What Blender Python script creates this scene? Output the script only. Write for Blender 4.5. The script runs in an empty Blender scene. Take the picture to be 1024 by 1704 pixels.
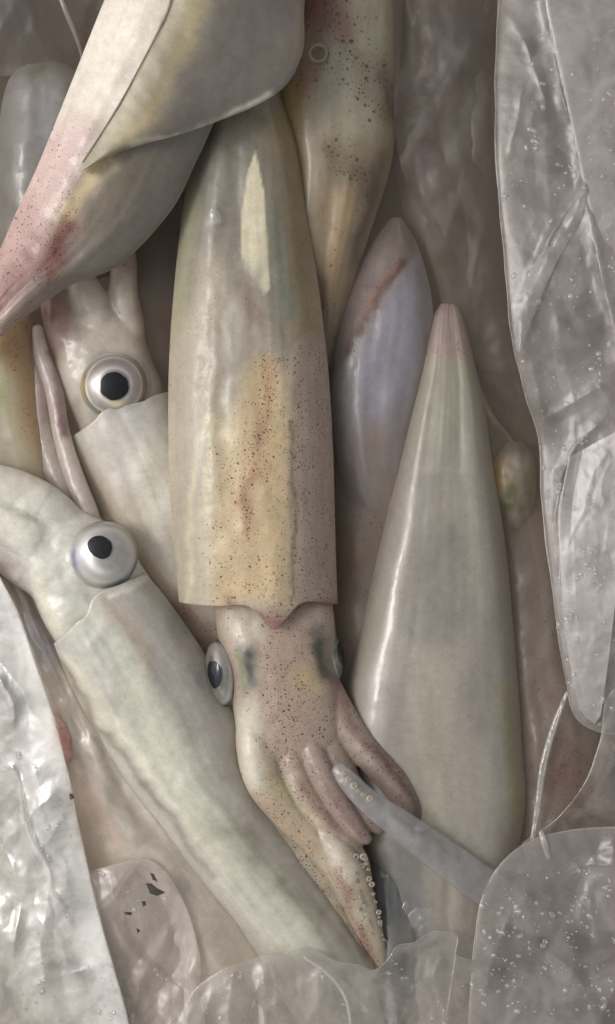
import bpy, math, random
import numpy as np
from mathutils import Vector, Matrix
random.seed(5); rng = np.random.default_rng(5)

# ------------------------------------------------------------------ scale, camera, light
S = 0.00025            # metres per photo pixel at height 0
H = 4000.0             # camera height in the same pixel units
scene = bpy.context.scene
COL = scene.collection
cam_d = bpy.data.cameras.new('camera'); cam = bpy.data.objects.new('camera', cam_d); COL.objects.link(cam)
cam.location = (0, 0, H*S)
cam_d.sensor_fit = 'VERTICAL'; cam_d.sensor_height = 36.0; cam_d.lens = 36.0*H/1704.0
cam_d.clip_start = 0.01; cam_d.clip_end = 100
scene.camera = cam

SUN_EL, SUN_AZ = math.radians(46), math.radians(172)   # azimuth measured from +x, counter-clockwise (light comes from the left)
world = bpy.data.worlds.new('World'); scene.world = world; world.use_nodes = True
wn = world.node_tree.nodes; wl = world.node_tree.links
bg = wn['Background']; sky = wn.new('ShaderNodeTexSky'); sky.sky_type = 'NISHITA'; sky.sun_disc = False
sky.sun_elevation = SUN_EL; sky.sun_rotation = math.radians(90) - SUN_AZ
sky.dust_density = 4.0; sky.air_density = 1.0
hs = wn.new('ShaderNodeHueSaturation'); hs.inputs['Saturation'].default_value = 0.08
wl.new(sky.outputs[0], hs.inputs['Color']); wl.new(hs.outputs[0], bg.inputs[0]); bg.inputs[1].default_value = 0.15
sun_d = bpy.data.lights.new('sun', 'SUN'); sun = bpy.data.objects.new('sun', sun_d); COL.objects.link(sun)
sun_d.energy = 0.7; sun_d.angle = math.radians(14); sun_d.color = (1.0, 0.93, 0.86)
sdir = Vector((math.cos(SUN_EL)*math.cos(SUN_AZ), math.cos(SUN_EL)*math.sin(SUN_AZ), math.sin(SUN_EL)))
sun.rotation_euler = sdir.to_track_quat('Z', 'Y').to_euler(); sun.location = sdir*3
vs = scene.view_settings; vs.view_transform = 'Standard'; vs.look = 'None'; vs.exposure = 0.1; vs.gamma = 1
scene.cycles.use_denoising = True
scene.cycles.max_bounces = 10; scene.cycles.transparent_max_bounces = 24; scene.cycles.transmission_bounces = 6
scene.cycles.caustics_reflective = False; scene.cycles.caustics_refractive = False

VEIL_TOP, VEIL_MFP, VEIL_COL = 118.0, 165.0, (208, 196, 181)  # added milky veil: top height, mean free path, colour
scene.cycles.volume_bounces = 3
# ------------------------------------------------------------------ helpers
def lin(c):
    c = np.asarray(c, float)/255.0
    return np.where(c <= 0.04045, c/12.92, ((c+0.055)/1.055)**2.4)
def W(x, y, z):
    """photo pixel + height -> world metres"""
    x = np.asarray(x, float); y = np.asarray(y, float); z = np.asarray(z, float)
    k = (H - z)/H*S
    return np.stack([(x-512)*k, (852-y)*k, z*S*np.ones_like(x)], -1)
def spl(P, n):
    """Catmull-Rom through the rows of P, n samples"""
    P = np.asarray(P, float)
    d = np.sqrt(((P[1:]-P[:-1])**2).sum(1))**0.5 + 1e-6
    t = np.concatenate([[0], np.cumsum(d)]); T = np.linspace(0, t[-1], n)
    m = np.empty_like(P)
    m[1:-1] = (P[2:]-P[:-2])/(t[2:]-t[:-2])[:, None]
    m[0] = (P[1]-P[0])/(t[1]-t[0]); m[-1] = (P[-1]-P[-2])/(t[-1]-t[-2])
    i = np.clip(np.searchsorted(t, T, side='right')-1, 0, len(t)-2)
    h = (t[i+1]-t[i]); u = ((T-t[i])/h)[:, None]; h = h[:, None]
    return ((2*u**3-3*u**2+1)*P[i] + (u**3-2*u**2+u)*h*m[i] + (-2*u**3+3*u**2)*P[i+1] + (u**3-u**2)*h*m[i+1])
def vnoise(x, y, seed=0):
    xi = np.floor(x).astype(np.int64); yi = np.floor(y).astype(np.int64); fx = x-xi; fy = y-yi
    fx = fx*fx*(3-2*fx); fy = fy*fy*(3-2*fy)
    def h(a, b):
        v = np.sin(a*127.1+b*311.7+seed*74.7)*43758.5453
        return v-np.floor(v)
    return ((h(xi, yi)*(1-fx)+h(xi+1, yi)*fx)*(1-fy) + (h(xi, yi+1)*(1-fx)+h(xi+1, yi+1)*fx)*fy)*2-1
def fbm(x, y, sc, seed=0, octv=3):
    r = 0; a = 1; tot = 0
    for k in range(octv):
        r = r + a*vnoise(x/sc+k*17.3, y/sc-k*9.1, seed+k); tot += a; a *= 0.5; sc *= 0.5
    return r/tot
def segdist(x, y, pts):
    best = np.full(np.shape(x), 1e9)
    if len(pts) == 1: return np.hypot(x-pts[0][0], y-pts[0][1])
    for (ax, ay), (bx, by) in zip(pts[:-1], pts[1:]):
        dx, dy = bx-ax, by-ay; L = dx*dx+dy*dy
        t = np.clip(((x-ax)*dx+(y-ay)*dy)/L, 0, 1)
        best = np.minimum(best, np.hypot(x-ax-t*dx, y-ay-t*dy))
    return best
def paint(x, y, base, strokes, seed=0, mott=0.05):
    """pigment of a skin: rgba per vertex, alpha = density of the pigment dots"""
    n = len(x); c = np.tile(lin(base[:3]), (n, 1)); a = np.full(n, base[3] if len(base) > 3 else 0.0)
    wx = x+fbm(x, y, 40, seed+50, 4)*13; wy = y+fbm(x, y, 40, seed+60, 4)*13
    for s in strokes:
        if s[0] == 'P':     # a patch of colour with its own outline: ('P', outline, softness, colour, strength, dots)
            _, pts, soft, colr, st = s[:5]; dots = s[5] if len(s) > 5 else None
            px_, py_ = np.array(pts, float).T; ins = np.zeros(n, bool)
            wa_ = float(np.clip(soft*0.8, 3, 14)); xw = x+fbm(x, y, 60, seed+51, 5)*wa_; yw = y+fbm(x, y, 60, seed+61, 5)*wa_
            for i in range(len(pts)):
                j = i-1
                if py_[i] == py_[j]: continue
                ins ^= ((py_[i] > yw) != (py_[j] > yw)) & (xw < (px_[j]-px_[i])*(yw-py_[i])/(py_[j]-py_[i])+px_[i])
            sd = segdist(xw, yw, list(pts)+[pts[0]])*np.where(ins, 1, -1); f = np.clip(sd/soft+0.5, 0, 1); f = f*f*(3-2*f)*st*(1+0.2*fbm(x, y, 25, seed+9)); f = np.clip(f, 0, 1)
            if colr is not None: c = c*(1-f[:, None])+lin(colr)*f[:, None]
            if dots is not None: a = a*(1-f)+dots*f
            continue
        pts, wd, colr, st = s[:4]; dots = s[4] if len(s) > 4 else None
        d = segdist(wx, wy, pts)
        f = np.exp(-(d/wd)**2)*st*(1+0.35*fbm(x, y, 22, seed+9))
        f = np.clip(f, 0, 1)
        if colr is not None: c = c*(1-f[:, None])+lin(colr)*f[:, None]
        if dots is not None: a = a*(1-f)+dots*f
    lum = (c @ np.array([0.25, 0.6, 0.15]))[:, None]; c = lum+(c-lum)*0.92
    m = 1+mott*fbm(x, y, 60, seed+2)*1.6+mott*fbm(x, y, 14, seed+3)
    return np.concatenate([np.clip(c*m[:, None], 0.004, 0.9), a[:, None]], 1)

def link_mesh(name, verts, faces, mat, parent=None, cols=None, smooth=True, local=True):
    me = bpy.data.meshes.new(name)
    verts = np.asarray(verts, float)
    if parent is not None and local: 
        r = parent
        off = np.zeros(3)
        while r is not None: off += np.array(r.location); r = r.parent
        verts = verts-off
    me.from_pydata(verts.tolist(), [], faces)
    if smooth: me.polygons.foreach_set('use_smooth', [True]*len(me.polygons))
    if cols is not None:
        at = me.color_attributes.new('pigment', 'FLOAT_COLOR', 'POINT'); at.data.foreach_set('color', np.asarray(cols, np.float32).ravel())
    me.materials.append(mat); me.update()
    o = bpy.data.objects.new(name, me); COL.objects.link(o)
    if parent is not None: o.parent = parent
    return o
def thing(name, label, cat, x, y, z, group=None):
    o = bpy.data.objects.new(name, None); COL.objects.link(o); o.empty_display_size = 0.01
    o.location = W(x, y, z).tolist(); o['label'] = label; o['category'] = cat
    if group: o['group'] = group
    return o
def gridfaces(nu, nv, wrap, flip=False):
    i, j = np.meshgrid(np.arange(nu-1), np.arange(nv if wrap else nv-1), indexing='ij')
    a = i*nv+j; b = i*nv+(j+1) % nv; c = (i+1)*nv+(j+1) % nv; d = (i+1)*nv+j
    f = np.stack([a, d, c, b] if flip else [a, b, c, d], -1).reshape(-1, 4)
    return f.tolist()

def loft(name, parent, st, mat, base, strokes=(), nu=200, nv=96, lip=False, amp=0, wl_=60, seed=0, mott=0.05, pw=0.8, streak=0.09, relief=1.0, flat=2.6, collar=None, hook=None, ripple=0):
    """closed tube whose outline seen from above runs through the station pairs (lx,ly,rx,ry,z,half height)"""
    R = spl(st, nu)
    if name == 'mantle': R[:, 4] += 0.22*R[:, 5]; R[:, 5] *= 0.78
    if lip:    # turned-in rim of an open mantle end
        e = R[-1].copy(); d = (R[-1, :4]-R[-4, :4]); d = d/np.hypot(d[0], d[1])
        mid = np.array([(e[0]+e[2])/2, (e[1]+e[3])/2]*2); add = []
        for k, (sc, bk) in enumerate([(1.0, 1.5), (0.985, 3), (0.955, 3), (0.93, -1), (0.92, -10), (0.9, -40)]):
            q = e.copy(); q[:4] = mid+(e[:4]-mid)*sc+d*bk; q[5] = e[5]*(sc-(0.02 if k > 1 else 0)); add.append(q)
        R = np.concatenate([R, np.array(add)]); nu = len(R)
    th = np.linspace(0, 2*math.pi, nv, endpoint=False)
    ct, sn = np.cos(th), np.sin(th)
    ex = ct; ez = np.sign(sn)*np.clip(1-np.abs(ct)**flat, 0, 1)**(0.5+0.5*pw)
    mx = (R[:, 0]+R[:, 2])/2; my = (R[:, 1]+R[:, 3])/2; hx = (R[:, 2]-R[:, 0])/2; hy = (R[:, 3]-R[:, 1])/2
    X = mx[:, None]+hx[:, None]*ex; Y = my[:, None]+hy[:, None]*ex; Z = R[:, 4:5]+R[:, 5:6]*ez
    if amp: Z = Z+amp*fbm(X, Y, wl_, seed)*np.abs(ez)[None, :]**0.5
    TU = np.linspace(0, 1, nu)[:, None]+0*X; TV = ex[None, :]+0*X
    Z = Z+relief*(2.6*vnoise(TV*2.6+fbm(X, Y, 160, seed)*0.8, TU*3, seed+80)+1.2*vnoise(TV*7+fbm(X, Y, 120, seed)*0.8, TU*5, seed+81)+0.5*vnoise(TV*17, TU*9, seed+82))*np.abs(ez)[None, :]
    if collar:
        dep, cen, wid = collar; dd = R[-1, :4]-R[nu-24, :4]; dd = dd[:2]/np.hypot(dd[0], dd[1])
        sft = (dep*np.exp(-((TV*0.5+0.5-cen)/wid)**2)+4*vnoise(TV*4, TU*0, seed+5))*np.clip((TU-0.8)/0.2, 0, 1)**2
        X = X+dd[0]*sft; Y = Y+dd[1]*sft
    if ripple: Z = Z+ripple*np.sin(np.arange(nv)*2*math.pi/nv*9+fbm(X, Y, 90, seed)*3)*np.abs(ez)
    if hook: X, Y, Z = hook(X, Y, Z, np.linspace(0, 1, nu)[:, None])
    x, y, z = X.ravel(), Y.ravel(), Z.ravel()
    cols = paint(x, y, base, strokes, seed, mott)
    tu = np.repeat(np.linspace(0, 1, nu), nv); tv = np.tile(ex, nu)
    cols[:, :3] *= (1+streak*(0.6*vnoise(tv*7+fbm(x, y, 140, seed)*0.8, tu*3, seed+70)+0.5*vnoise(tv*19+fbm(x, y, 90, seed)*1.0, tu*5, seed+71)+0.35*vnoise(tv*45, tu*9, seed+72)))[:, None]
    V = W(x, y, z); F = gridfaces(nu, nv, True, flip=True)
    F.append(list(range(nv))); F.append(list(range((nu-1)*nv, nu*nv))[::-1])
    return link_mesh(name, V, F, mat, parent, cols)

def tube(name, parent, pts, mat, base, strokes=(), nu=80, nv=28, flat=0.85, amp=0, seed=0, mott=0.05):
    """tapering limb through (x,y,z,radius)"""
    R = spl(pts, nu); d = np.gradient(R[:, :3], axis=0); d /= np.linalg.norm(d, axis=1)[:, None]
    side = np.stack([d[:, 1], -d[:, 0], np.zeros(nu)], 1); side /= np.linalg.norm(side, axis=1)[:, None]+1e-9
    up = np.cross(side, d)*-1; up *= np.sign(up[:, 2:3]+1e-9)
    s = np.linspace(0, 1, nu); L = np.linalg.norm(np.diff(R[:, :3], axis=0), axis=1).sum()
    e0 = np.sqrt(np.clip(1-(1-np.clip(s*L/(R[0, 3]), 0, 1))**2, 0.0004, 1)); e1 = np.sqrt(np.clip(1-(1-np.clip((1-s)*L/(R[-1, 3]+1), 0, 1))**2, 0.0004, 1))
    r = R[:, 3]*e0*e1
    th = np.linspace(0, 2*math.pi, nv, endpoint=False)
    Q = R[:, None, :3]+side[:, None]*(np.cos(th)[None, :, None]*r[:, None, None])+up[:, None]*(np.sin(th)[None, :, None]*r[:, None, None]*flat)
    x, y, z = Q[..., 0].ravel(), Q[..., 1].ravel(), Q[..., 2].ravel()
    if amp: z = z+amp*fbm(x, y, 14, seed)
    F = gridfaces(nu, nv, True); F.append(list(range(nv))[::-1]); F.append(list(range((nu-1)*nv, nu*nv)))
    return link_mesh(name, W(x, y, z), F, mat, parent, paint(x, y, base, strokes, seed, mott))

def fuse(parent, head_st, arms, mat, base, strokes, voxel=3.0, smooth=14, amp=4, seed=0, pw=0.8, mott=0.06, cut=0.3):
    """head and arms as one continuous skin, then cut into the parts head and arm along shared edges
    arms: list of (points (x,y,z,r), base colour, strokes)"""
    nv = 48; R = spl(head_st, 90); th = np.linspace(0, 2*math.pi, nv, endpoint=False); ct, sn = np.cos(th), np.sin(th)
    ex = np.sign(ct)*np.abs(ct)**pw; ez = np.sign(sn)*np.abs(sn)**pw
    X = ((R[:, 0]+R[:, 2])/2)[:, None]+((R[:, 2]-R[:, 0])/2)[:, None]*ex; Y = ((R[:, 1]+R[:, 3])/2)[:, None]+((R[:, 3]-R[:, 1])/2)[:, None]*ex; Z = R[:, 4:5]+R[:, 5:6]*ez
    V = [np.stack([X.ravel(), Y.ravel(), Z.ravel()], -1)]; F = gridfaces(90, nv, True, True)+[list(range(nv)), list(range(89*nv, 90*nv))[::-1]]; off = 90*nv
    paths = []
    for pts, b, st in arms:
        Q = spl(pts, 70); d = np.gradient(Q[:, :3], axis=0); d /= np.linalg.norm(d, axis=1)[:, None]
        side = np.stack([d[:, 1], -d[:, 0], np.zeros(70)], 1); side /= np.linalg.norm(side, axis=1)[:, None]+1e-9
        up = -np.cross(side, d); sarc = np.concatenate([[0], np.cumsum(np.linalg.norm(np.diff(Q[:, :3], axis=0), axis=1))]); rem = sarc[-1]-sarc
        r = Q[:, 3]*np.sqrt(np.clip(1-(1-np.clip(rem/(Q[-1, 3]+1), 0, 1))**2, 0.001, 1))
        t = np.linspace(0, 2*math.pi, 28, endpoint=False)
        P = Q[:, None, :3]+side[:, None]*(np.cos(t)[None, :, None]*r[:, None, None])+up[:, None]*(np.sin(t)[None, :, None]*r[:, None, None]*0.85)
        V.append(P.reshape(-1, 3)); F += [[q+off for q in f] for f in gridfaces(70, 28, True)+[list(range(28))[::-1], list(range(69*28, 70*28))]]; off += 70*28
        paths.append((Q, r))
    me = bpy.data.meshes.new('tmp'); me.from_pydata(np.concatenate(V).tolist(), [], F); o = bpy.data.objects.new('tmp', me); COL.objects.link(o)
    m = o.modifiers.new('r', 'REMESH'); m.mode = 'VOXEL'; m.voxel_size = voxel
    m = o.modifiers.new('s', 'SMOOTH'); m.iterations = smooth; m.factor = 0.5
    dg = bpy.context.evaluated_depsgraph_get(); dg.update(); ev = o.evaluated_get(dg); em = ev.to_mesh()
    n = len(em.vertices); co = np.empty(n*3, np.float32); em.vertices.foreach_get('co', co); co = co.reshape(-1, 3).astype(float)
    faces = [list(p.vertices) for p in em.polygons]; ev.to_mesh_clear(); bpy.data.objects.remove(o); bpy.data.meshes.remove(me)
    x, y, z = co.T; z = z+amp*fbm(x, y, 45, seed)
    # how close each vertex is to each arm
    sc = []; ts = []
    for Q, r in paths:
        best = np.full(n, 1e9); tt = np.zeros(n)
        for k in range(0, 70, 2):
            d = np.linalg.norm(co-Q[k, :3], axis=1)/max(r[k], 4); u = d < best; best[u] = d[u]; tt[u] = k/69
        sc.append(best); ts.append(tt)
    sc = np.array(sc); ts = np.array(ts); w = np.exp(-np.clip(sc-0.9, 0, 5)*6)*np.clip((ts-cut*0.3)/(cut*1.2), 0, 1); hw = np.clip(1-w.sum(0), 0, 1)
    tot = w.sum(0)+hw; col = paint(x, y, base, strokes, seed, mott)*(hw/tot)[:, None]
    for k, (pts, b, st) in enumerate(arms): col = col+paint(x, y, b, st, seed+k, mott)*(w[k]/tot)[:, None]
    P = W(x, y, z)
    full = bpy.data.meshes.new('tmp'); full.from_pydata(P.tolist(), [], faces); full.update()
    nm = np.empty(n*3, np.float32); full.vertices.foreach_get('normal', nm); nm = nm.reshape(-1, 3); bpy.data.meshes.remove(full)
    Fa = np.array([f if len(f) == 4 else f+[f[-1]] for f in faces]); fc = Fa[:, 0]
    near = sc.argmin(0); lab = np.where((ts[near, np.arange(n)] > cut) & (sc.min(0) < 1.6), near+1, 0)[fc]
    loc = np.array(parent.location); objs = []
    for k in range(len(arms)+1):
        sel = Fa[lab == k]
        if len(sel) == 0: objs.append(None); continue
        ids, inv = np.unique(sel, return_inverse=True); inv = inv.reshape(sel.shape)
        me = bpy.data.meshes.new('arm' if k else 'head'); me.from_pydata((P[ids]-loc).tolist(), [], inv.tolist())
        me.polygons.foreach_set('use_smooth', [True]*len(me.polygons))
        at = me.color_attributes.new('pigment', 'FLOAT_COLOR', 'POINT'); at.data.foreach_set('color', col[ids].astype(np.float32).ravel())
        me.materials.append(mat); me.update(); me.normals_split_custom_set_from_vertices(nm[ids].tolist())
        ob = bpy.data.objects.new('arm' if k else 'head', me); COL.objects.link(ob); ob.parent = parent; objs.append(ob)
    return objs

def slab(name, parent, A, B, mat, base, strokes=(), thick=6, nu=140, nv=60, zf=None, seed=0, amp=3, mott=0.05):
    """thin fleshy sheet between two curves (x,y,z): a fin"""
    a, b = spl(A, nu), spl(B, nu); v = np.linspace(0, 1, nv)
    G = a[:, None]*(1-v[None, :, None])+b[:, None]*v[None, :, None]
    X, Y, Z = G[..., 0], G[..., 1], G[..., 2].copy()
    Z = Z+amp*fbm(X, Y, 70, seed)
    if zf is not None: Z = Z+zf(X, Y, v[None, :]*np.ones_like(X))
    u = np.linspace(0, 1, nu)[:, None]
    e = np.minimum(np.minimum(u, 1-u)*nu/4, (1-v)[None, :]*nv/4*1.0); t = thick*np.sqrt(np.clip(e, 0.01, 1))
    x = np.concatenate([X.ravel()]*2); y = np.concatenate([Y.ravel()]*2); z = np.concatenate([(Z+t/2).ravel(), (Z-t/2).ravel()])
    F = gridfaces(nu, nv, False, True); n = nu*nv
    F += [[q+n for q in f[::-1]] for f in F]
    bd = [(i*nv, (i+1)*nv) for i in range(nu-1)]+[((i+1)*nv+nv-1, i*nv+nv-1) for i in range(nu-1)]+[(j+1, j) for j in range(nv-1)]+[((nu-1)*nv+j, (nu-1)*nv+j+1) for j in range(nv-1)]
    F += [[p, q, q+n, p+n] for p, q in bd]
    return link_mesh(name, W(x, y, z), F, mat, parent, paint(x, y, base, strokes, seed, mott))

# ------------------------------------------------------------------ materials
def new_mat(name):
    m = bpy.data.materials.new(name); m.use_nodes = True
    return m, m.node_tree.nodes, m.node_tree.links, m.node_tree.nodes['Principled BSDF'], m.node_tree.nodes['Material Output']
def N(nodes, t, **kw):
    n = nodes.new(t)
    for k, v in kw.items():
        if k in n.inputs.keys(): n.inputs[k].default_value = v
        else: setattr(n, k, v)
    return n
def math_(nodes, links, op, a, b=None, c=None, clamp=False):
    n = nodes.new('ShaderNodeMath'); n.operation = op; n.use_clamp = clamp
    for k, q in enumerate((a, b, c)):
        if q is None: continue
        if isinstance(q, (int, float)): n.inputs[k].default_value = q
        else: links.new(q, n.inputs[k])
    return n.outputs[0]
def flesh(name, dot=(74, 32, 24), rough=0.38, coat=0.35, sss=0.5, bump=0.25, cell=5.6, transp=0.0, spec=0.5, fine=1.0):
    m, n, l, p, out = new_mat(name)
    at = N(n, 'ShaderNodeAttribute', attribute_name='pigment'); tc = n.new('ShaderNodeTexCoord')
    mp = n.new('ShaderNodeMapping'); mp.inputs['Scale'].default_value = (1/S,)*3; l.new(tc.outputs['Object'], mp.inputs[0])
    # fine skin mottling
    no = N(n, 'ShaderNodeTexNoise', Scale=0.09, Detail=5.0, Roughness=0.65); l.new(mp.outputs[0], no.inputs['Vector'])
    r = N(n, 'ShaderNodeMapRange'); r.inputs[1].default_value = 0.25; r.inputs[2].default_value = 0.75; r.inputs[3].default_value = 0.88; r.inputs[4].default_value = 1.1; l.new(no.outputs[0], r.inputs[0])
    nf = N(n, 'ShaderNodeTexNoise', Scale=0.33, Detail=3.0, Roughness=0.7); l.new(mp.outputs[0], nf.inputs['Vector'])
    rf = N(n, 'ShaderNodeMapRange'); rf.inputs[1].default_value = 0.3; rf.inputs[2].default_value = 0.7; rf.inputs[3].default_value = 0.91; rf.inputs[4].default_value = 1.09; l.new(nf.outputs[0], rf.inputs[0])
    rr = math_(n, l, 'MULTIPLY', r.outputs[0], rf.outputs[0])
    mul = N(n, 'ShaderNodeVectorMath', operation='SCALE'); l.new(at.outputs['Color'], mul.inputs[0]); l.new(rr, mul.inputs['Scale'])
    facs = []
    cn = N(n, 'ShaderNodeTexNoise', Scale=0.045, Detail=4.0, Roughness=0.7); l.new(mp.outputs[0], cn.inputs['Vector'])
    cr = N(n, 'ShaderNodeMapRange'); cr.inputs[1].default_value = 0.38; cr.inputs[2].default_value = 0.62; cr.inputs[3].default_value = 0.3; cr.inputs[4].default_value = 1.7; l.new(cn.outputs[0], cr.inputs[0]); clus = cr.outputs[0]
    wob = N(n, 'ShaderNodeTexNoise', Scale=0.25, Detail=2.0); l.new(mp.outputs[0], wob.inputs['Vector'])
    wa = N(n, 'ShaderNodeVectorMath', operation='MULTIPLY_ADD'); l.new(wob.outputs['Color'], wa.inputs[0]); wa.inputs[1].default_value = (3, 3, 3); l.new(mp.outputs[0], wa.inputs[2])
    for cs, rad, gate in ((cell, 0.42, 1.0), (cell*0.55, 0.46, 1.2*fine), (cell*1.7, 0.30, 0.5)):
        v = N(n, 'ShaderNodeTexVoronoi', Scale=1/cs); v.feature = 'F1'; l.new(wa.outputs[0], v.inputs['Vector'])
        sp = n.new('ShaderNodeSeparateColor'); l.new(v.outputs['Color'], sp.inputs[0])
        rd = math_(n, l, 'MULTIPLY_ADD', sp.outputs[1], rad*0.6, rad*0.4)
        inside = math_(n, l, 'MULTIPLY', math_(n, l, 'SUBTRACT', rd, v.outputs['Distance']), 7.0, clamp=True)
        dens = math_(n, l, 'MULTIPLY', math_(n, l, 'MULTIPLY', at.outputs['Alpha'], clus), gate)
        here = math_(n, l, 'MULTIPLY', math_(n, l, 'SUBTRACT', dens, sp.outputs[0]), 8.0, clamp=True)
        facs.append(math_(n, l, 'MULTIPLY', inside, here))
    f = math_(n, l, 'MAXIMUM', math_(n, l, 'MAXIMUM', facs[0], facs[1]), facs[2])
    f = math_(n, l, 'MULTIPLY', f, 0.92)
    mx = n.new('ShaderNodeMix'); mx.data_type = 'RGBA'; l.new(f, mx.inputs[0]); l.new(mul.outputs[0], mx.inputs[6]); mx.inputs[7].default_value = (*lin(dot), 1)
    l.new(mx.outputs[2], p.inputs['Base Color'])
    p.inputs['Roughness'].default_value = rough; p.inputs['Coat Weight'].default_value = coat; p.inputs['Coat Roughness'].default_value = 0.12
    p.inputs['Specular IOR Level'].default_value = spec
    p.inputs['Subsurface Weight'].default_value = sss; p.inputs['Subsurface Radius'].default_value = (1.0, 0.9, 0.8); p.inputs['Subsurface Scale'].default_value = 34*S
    b1 = N(n, 'ShaderNodeTexNoise', Scale=0.035, Detail=6.0, Roughness=0.6); l.new(mp.outputs[0], b1.inputs['Vector'])
    bu = N(n, 'ShaderNodeBump', Strength=bump, Distance=6*S); l.new(b1.outputs[0], bu.inputs['Height'])
    l.new(bu.outputs[0], p.inputs['Normal'])
    bu2 = N(n, 'ShaderNodeBump', Strength=bump*0.8, Distance=9*S); b2 = N(n, 'ShaderNodeTexNoise', Scale=0.06, Detail=3.0); l.new(mp.outputs[0], b2.inputs['Vector'])
    l.new(b2.outputs[0], bu2.inputs['Height']); l.new(bu2.outputs[0], p.inputs['Coat Normal'])
    if transp:
        tr = n.new('ShaderNodeBsdfTransparent'); ms = n.new('ShaderNodeMixShader'); ms.inputs[0].default_value = transp
        l.new(p.outputs[0], ms.inputs[1]); l.new(tr.outputs[0], ms.inputs[2]); l.new(ms.outputs[0], out.inputs[0])
    return m
M_SKIN = flesh('squid_skin', rough=0.46, coat=0.22, bump=0.2)
M_PALE = flesh('pale_wet_skin', dot=(95, 60, 55), rough=0.33, coat=0.45, sss=0.6)
M_WET = flesh('glossy_skin', dot=(95, 60, 55), rough=0.4, coat=0.5, sss=0.6, bump=0.1)
M_FIN = flesh('fin_skin', rough=0.4, coat=0.3, sss=0.3, transp=0.22, bump=0.15)
M_DARK = flesh('dull_skin', dot=(60, 35, 28), rough=0.5, coat=0.2, sss=0.4)
M_CLEAR = flesh('clear_tentacle_skin', rough=0.35, coat=0.6, sss=0.2, transp=0.5, bump=0.08)
M_COMB = flesh('blotched_skin', dot=(72, 60, 42), rough=0.46, coat=0.15, bump=0.12, cell=11.0)

def film(name, milk=0.35, tint=(200, 196, 192), gloss=0.10, rough=0.3, bumpd=1.5, clear=0.96, mvar=0.15, refl=1.0):
    """polythene: mostly see-through, a little milky, a smooth reflecting face"""
    m, n, l, p, out = new_mat(name); n.remove(p)
    tc = n.new('ShaderNodeTexCoord'); mp = n.new('ShaderNodeMapping'); mp.inputs['Scale'].default_value = (1/S,)*3; l.new(tc.outputs['Object'], mp.inputs[0])
    b1 = N(n, 'ShaderNodeTexNoise', Scale=0.02, Detail=5.0, Roughness=0.55, Distortion=0.8); l.new(mp.outputs[0], b1.inputs['Vector'])
    bu = N(n, 'ShaderNodeBump', Strength=0.6, Distance=bumpd*S); l.new(b1.outputs[0], bu.inputs['Height'])
    tr = n.new('ShaderNodeBsdfTransparent'); tr.inputs[0].default_value = (clear, clear, clear*0.99, 1)
    df = n.new('ShaderNodeBsdfDiffuse'); tl = n.new('ShaderNodeBsdfTranslucent')
    for q in (df, tl): q.inputs['Color'].default_value = (*lin(tint), 1); l.new(bu.outputs[0], q.inputs['Normal'])
    dd = n.new('ShaderNodeMixShader'); dd.inputs[0].default_value = 0.35; l.new(df.outputs[0], dd.inputs[1]); l.new(tl.outputs[0], dd.inputs[2])
    mk = N(n, 'ShaderNodeTexNoise', Scale=0.012, Detail=6.0, Roughness=0.6, Distortion=0.6); l.new(mp.outputs[0], mk.inputs['Vector'])
    rg = n.new('ShaderNodeMapRange'); l.new(mk.outputs[0], rg.inputs[0]); rg.inputs[1].default_value = 0.35; rg.inputs[2].default_value = 0.65
    rg.inputs[3].default_value = max(0, milk-mvar); rg.inputs[4].default_value = min(1, milk+mvar)
    lw = N(n, 'ShaderNodeLayerWeight', Blend=0.35); l.new(bu.outputs[0], lw.inputs['Normal'])
    # a film seen edge-on shows more of its milkiness
    mk2 = math_(n, l, 'MULTIPLY_ADD', lw.outputs['Facing'], 0.35, rg.outputs[0], clamp=True)
    m1 = n.new('ShaderNodeMixShader'); l.new(mk2, m1.inputs[0]); l.new(tr.outputs[0], m1.inputs[1]); l.new(dd.outputs[0], m1.inputs[2])
    gl = N(n, 'ShaderNodeBsdfGlossy', Roughness=rough); l.new(bu.outputs[0], gl.inputs['Normal']); gl.inputs['Color'].default_value = (refl, refl, refl, 1)
    gf = math_(n, l, 'MULTIPLY_ADD', lw.outputs['Fresnel'], 0.22, gloss*0.3, clamp=True)
    m2 = n.new('ShaderNodeMixShader'); l.new(gf, m2.inputs[0]); l.new(m1.outputs[0], m2.inputs[1]); l.new(gl.outputs[0], m2.inputs[2])
    l.new(m2.outputs[0], out.inputs[0])
    return m
F_RIGHT = film('bag_film', 0.5, (172, 164, 159), mvar=0.22, gloss=.06, rough=.25)
F_FOLD = film('bag_film_fold', 0.36, (196, 190, 187), gloss=0.1)
F_LEFT = film('bag_film_lit', 0.66, (232, 229, 222), gloss=0.35, rough=0.16, mvar=0.3)  # strong light at lower left put into the pale tint and milkiness
F_LOW = film('bag_film_clear', 0.32, (180, 172, 164), gloss=0.14, mvar=0.3)
F_DARK = film('bag_film_dark', 0.3, (130, 126, 126), gloss=0.10, mvar=0.15)  # darker grey film tint, used in the gap
F_EDGE = film('bag_hem', 0.35, (210, 204, 198), gloss=0.2, rough=0.2, mvar=0.15)

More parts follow.
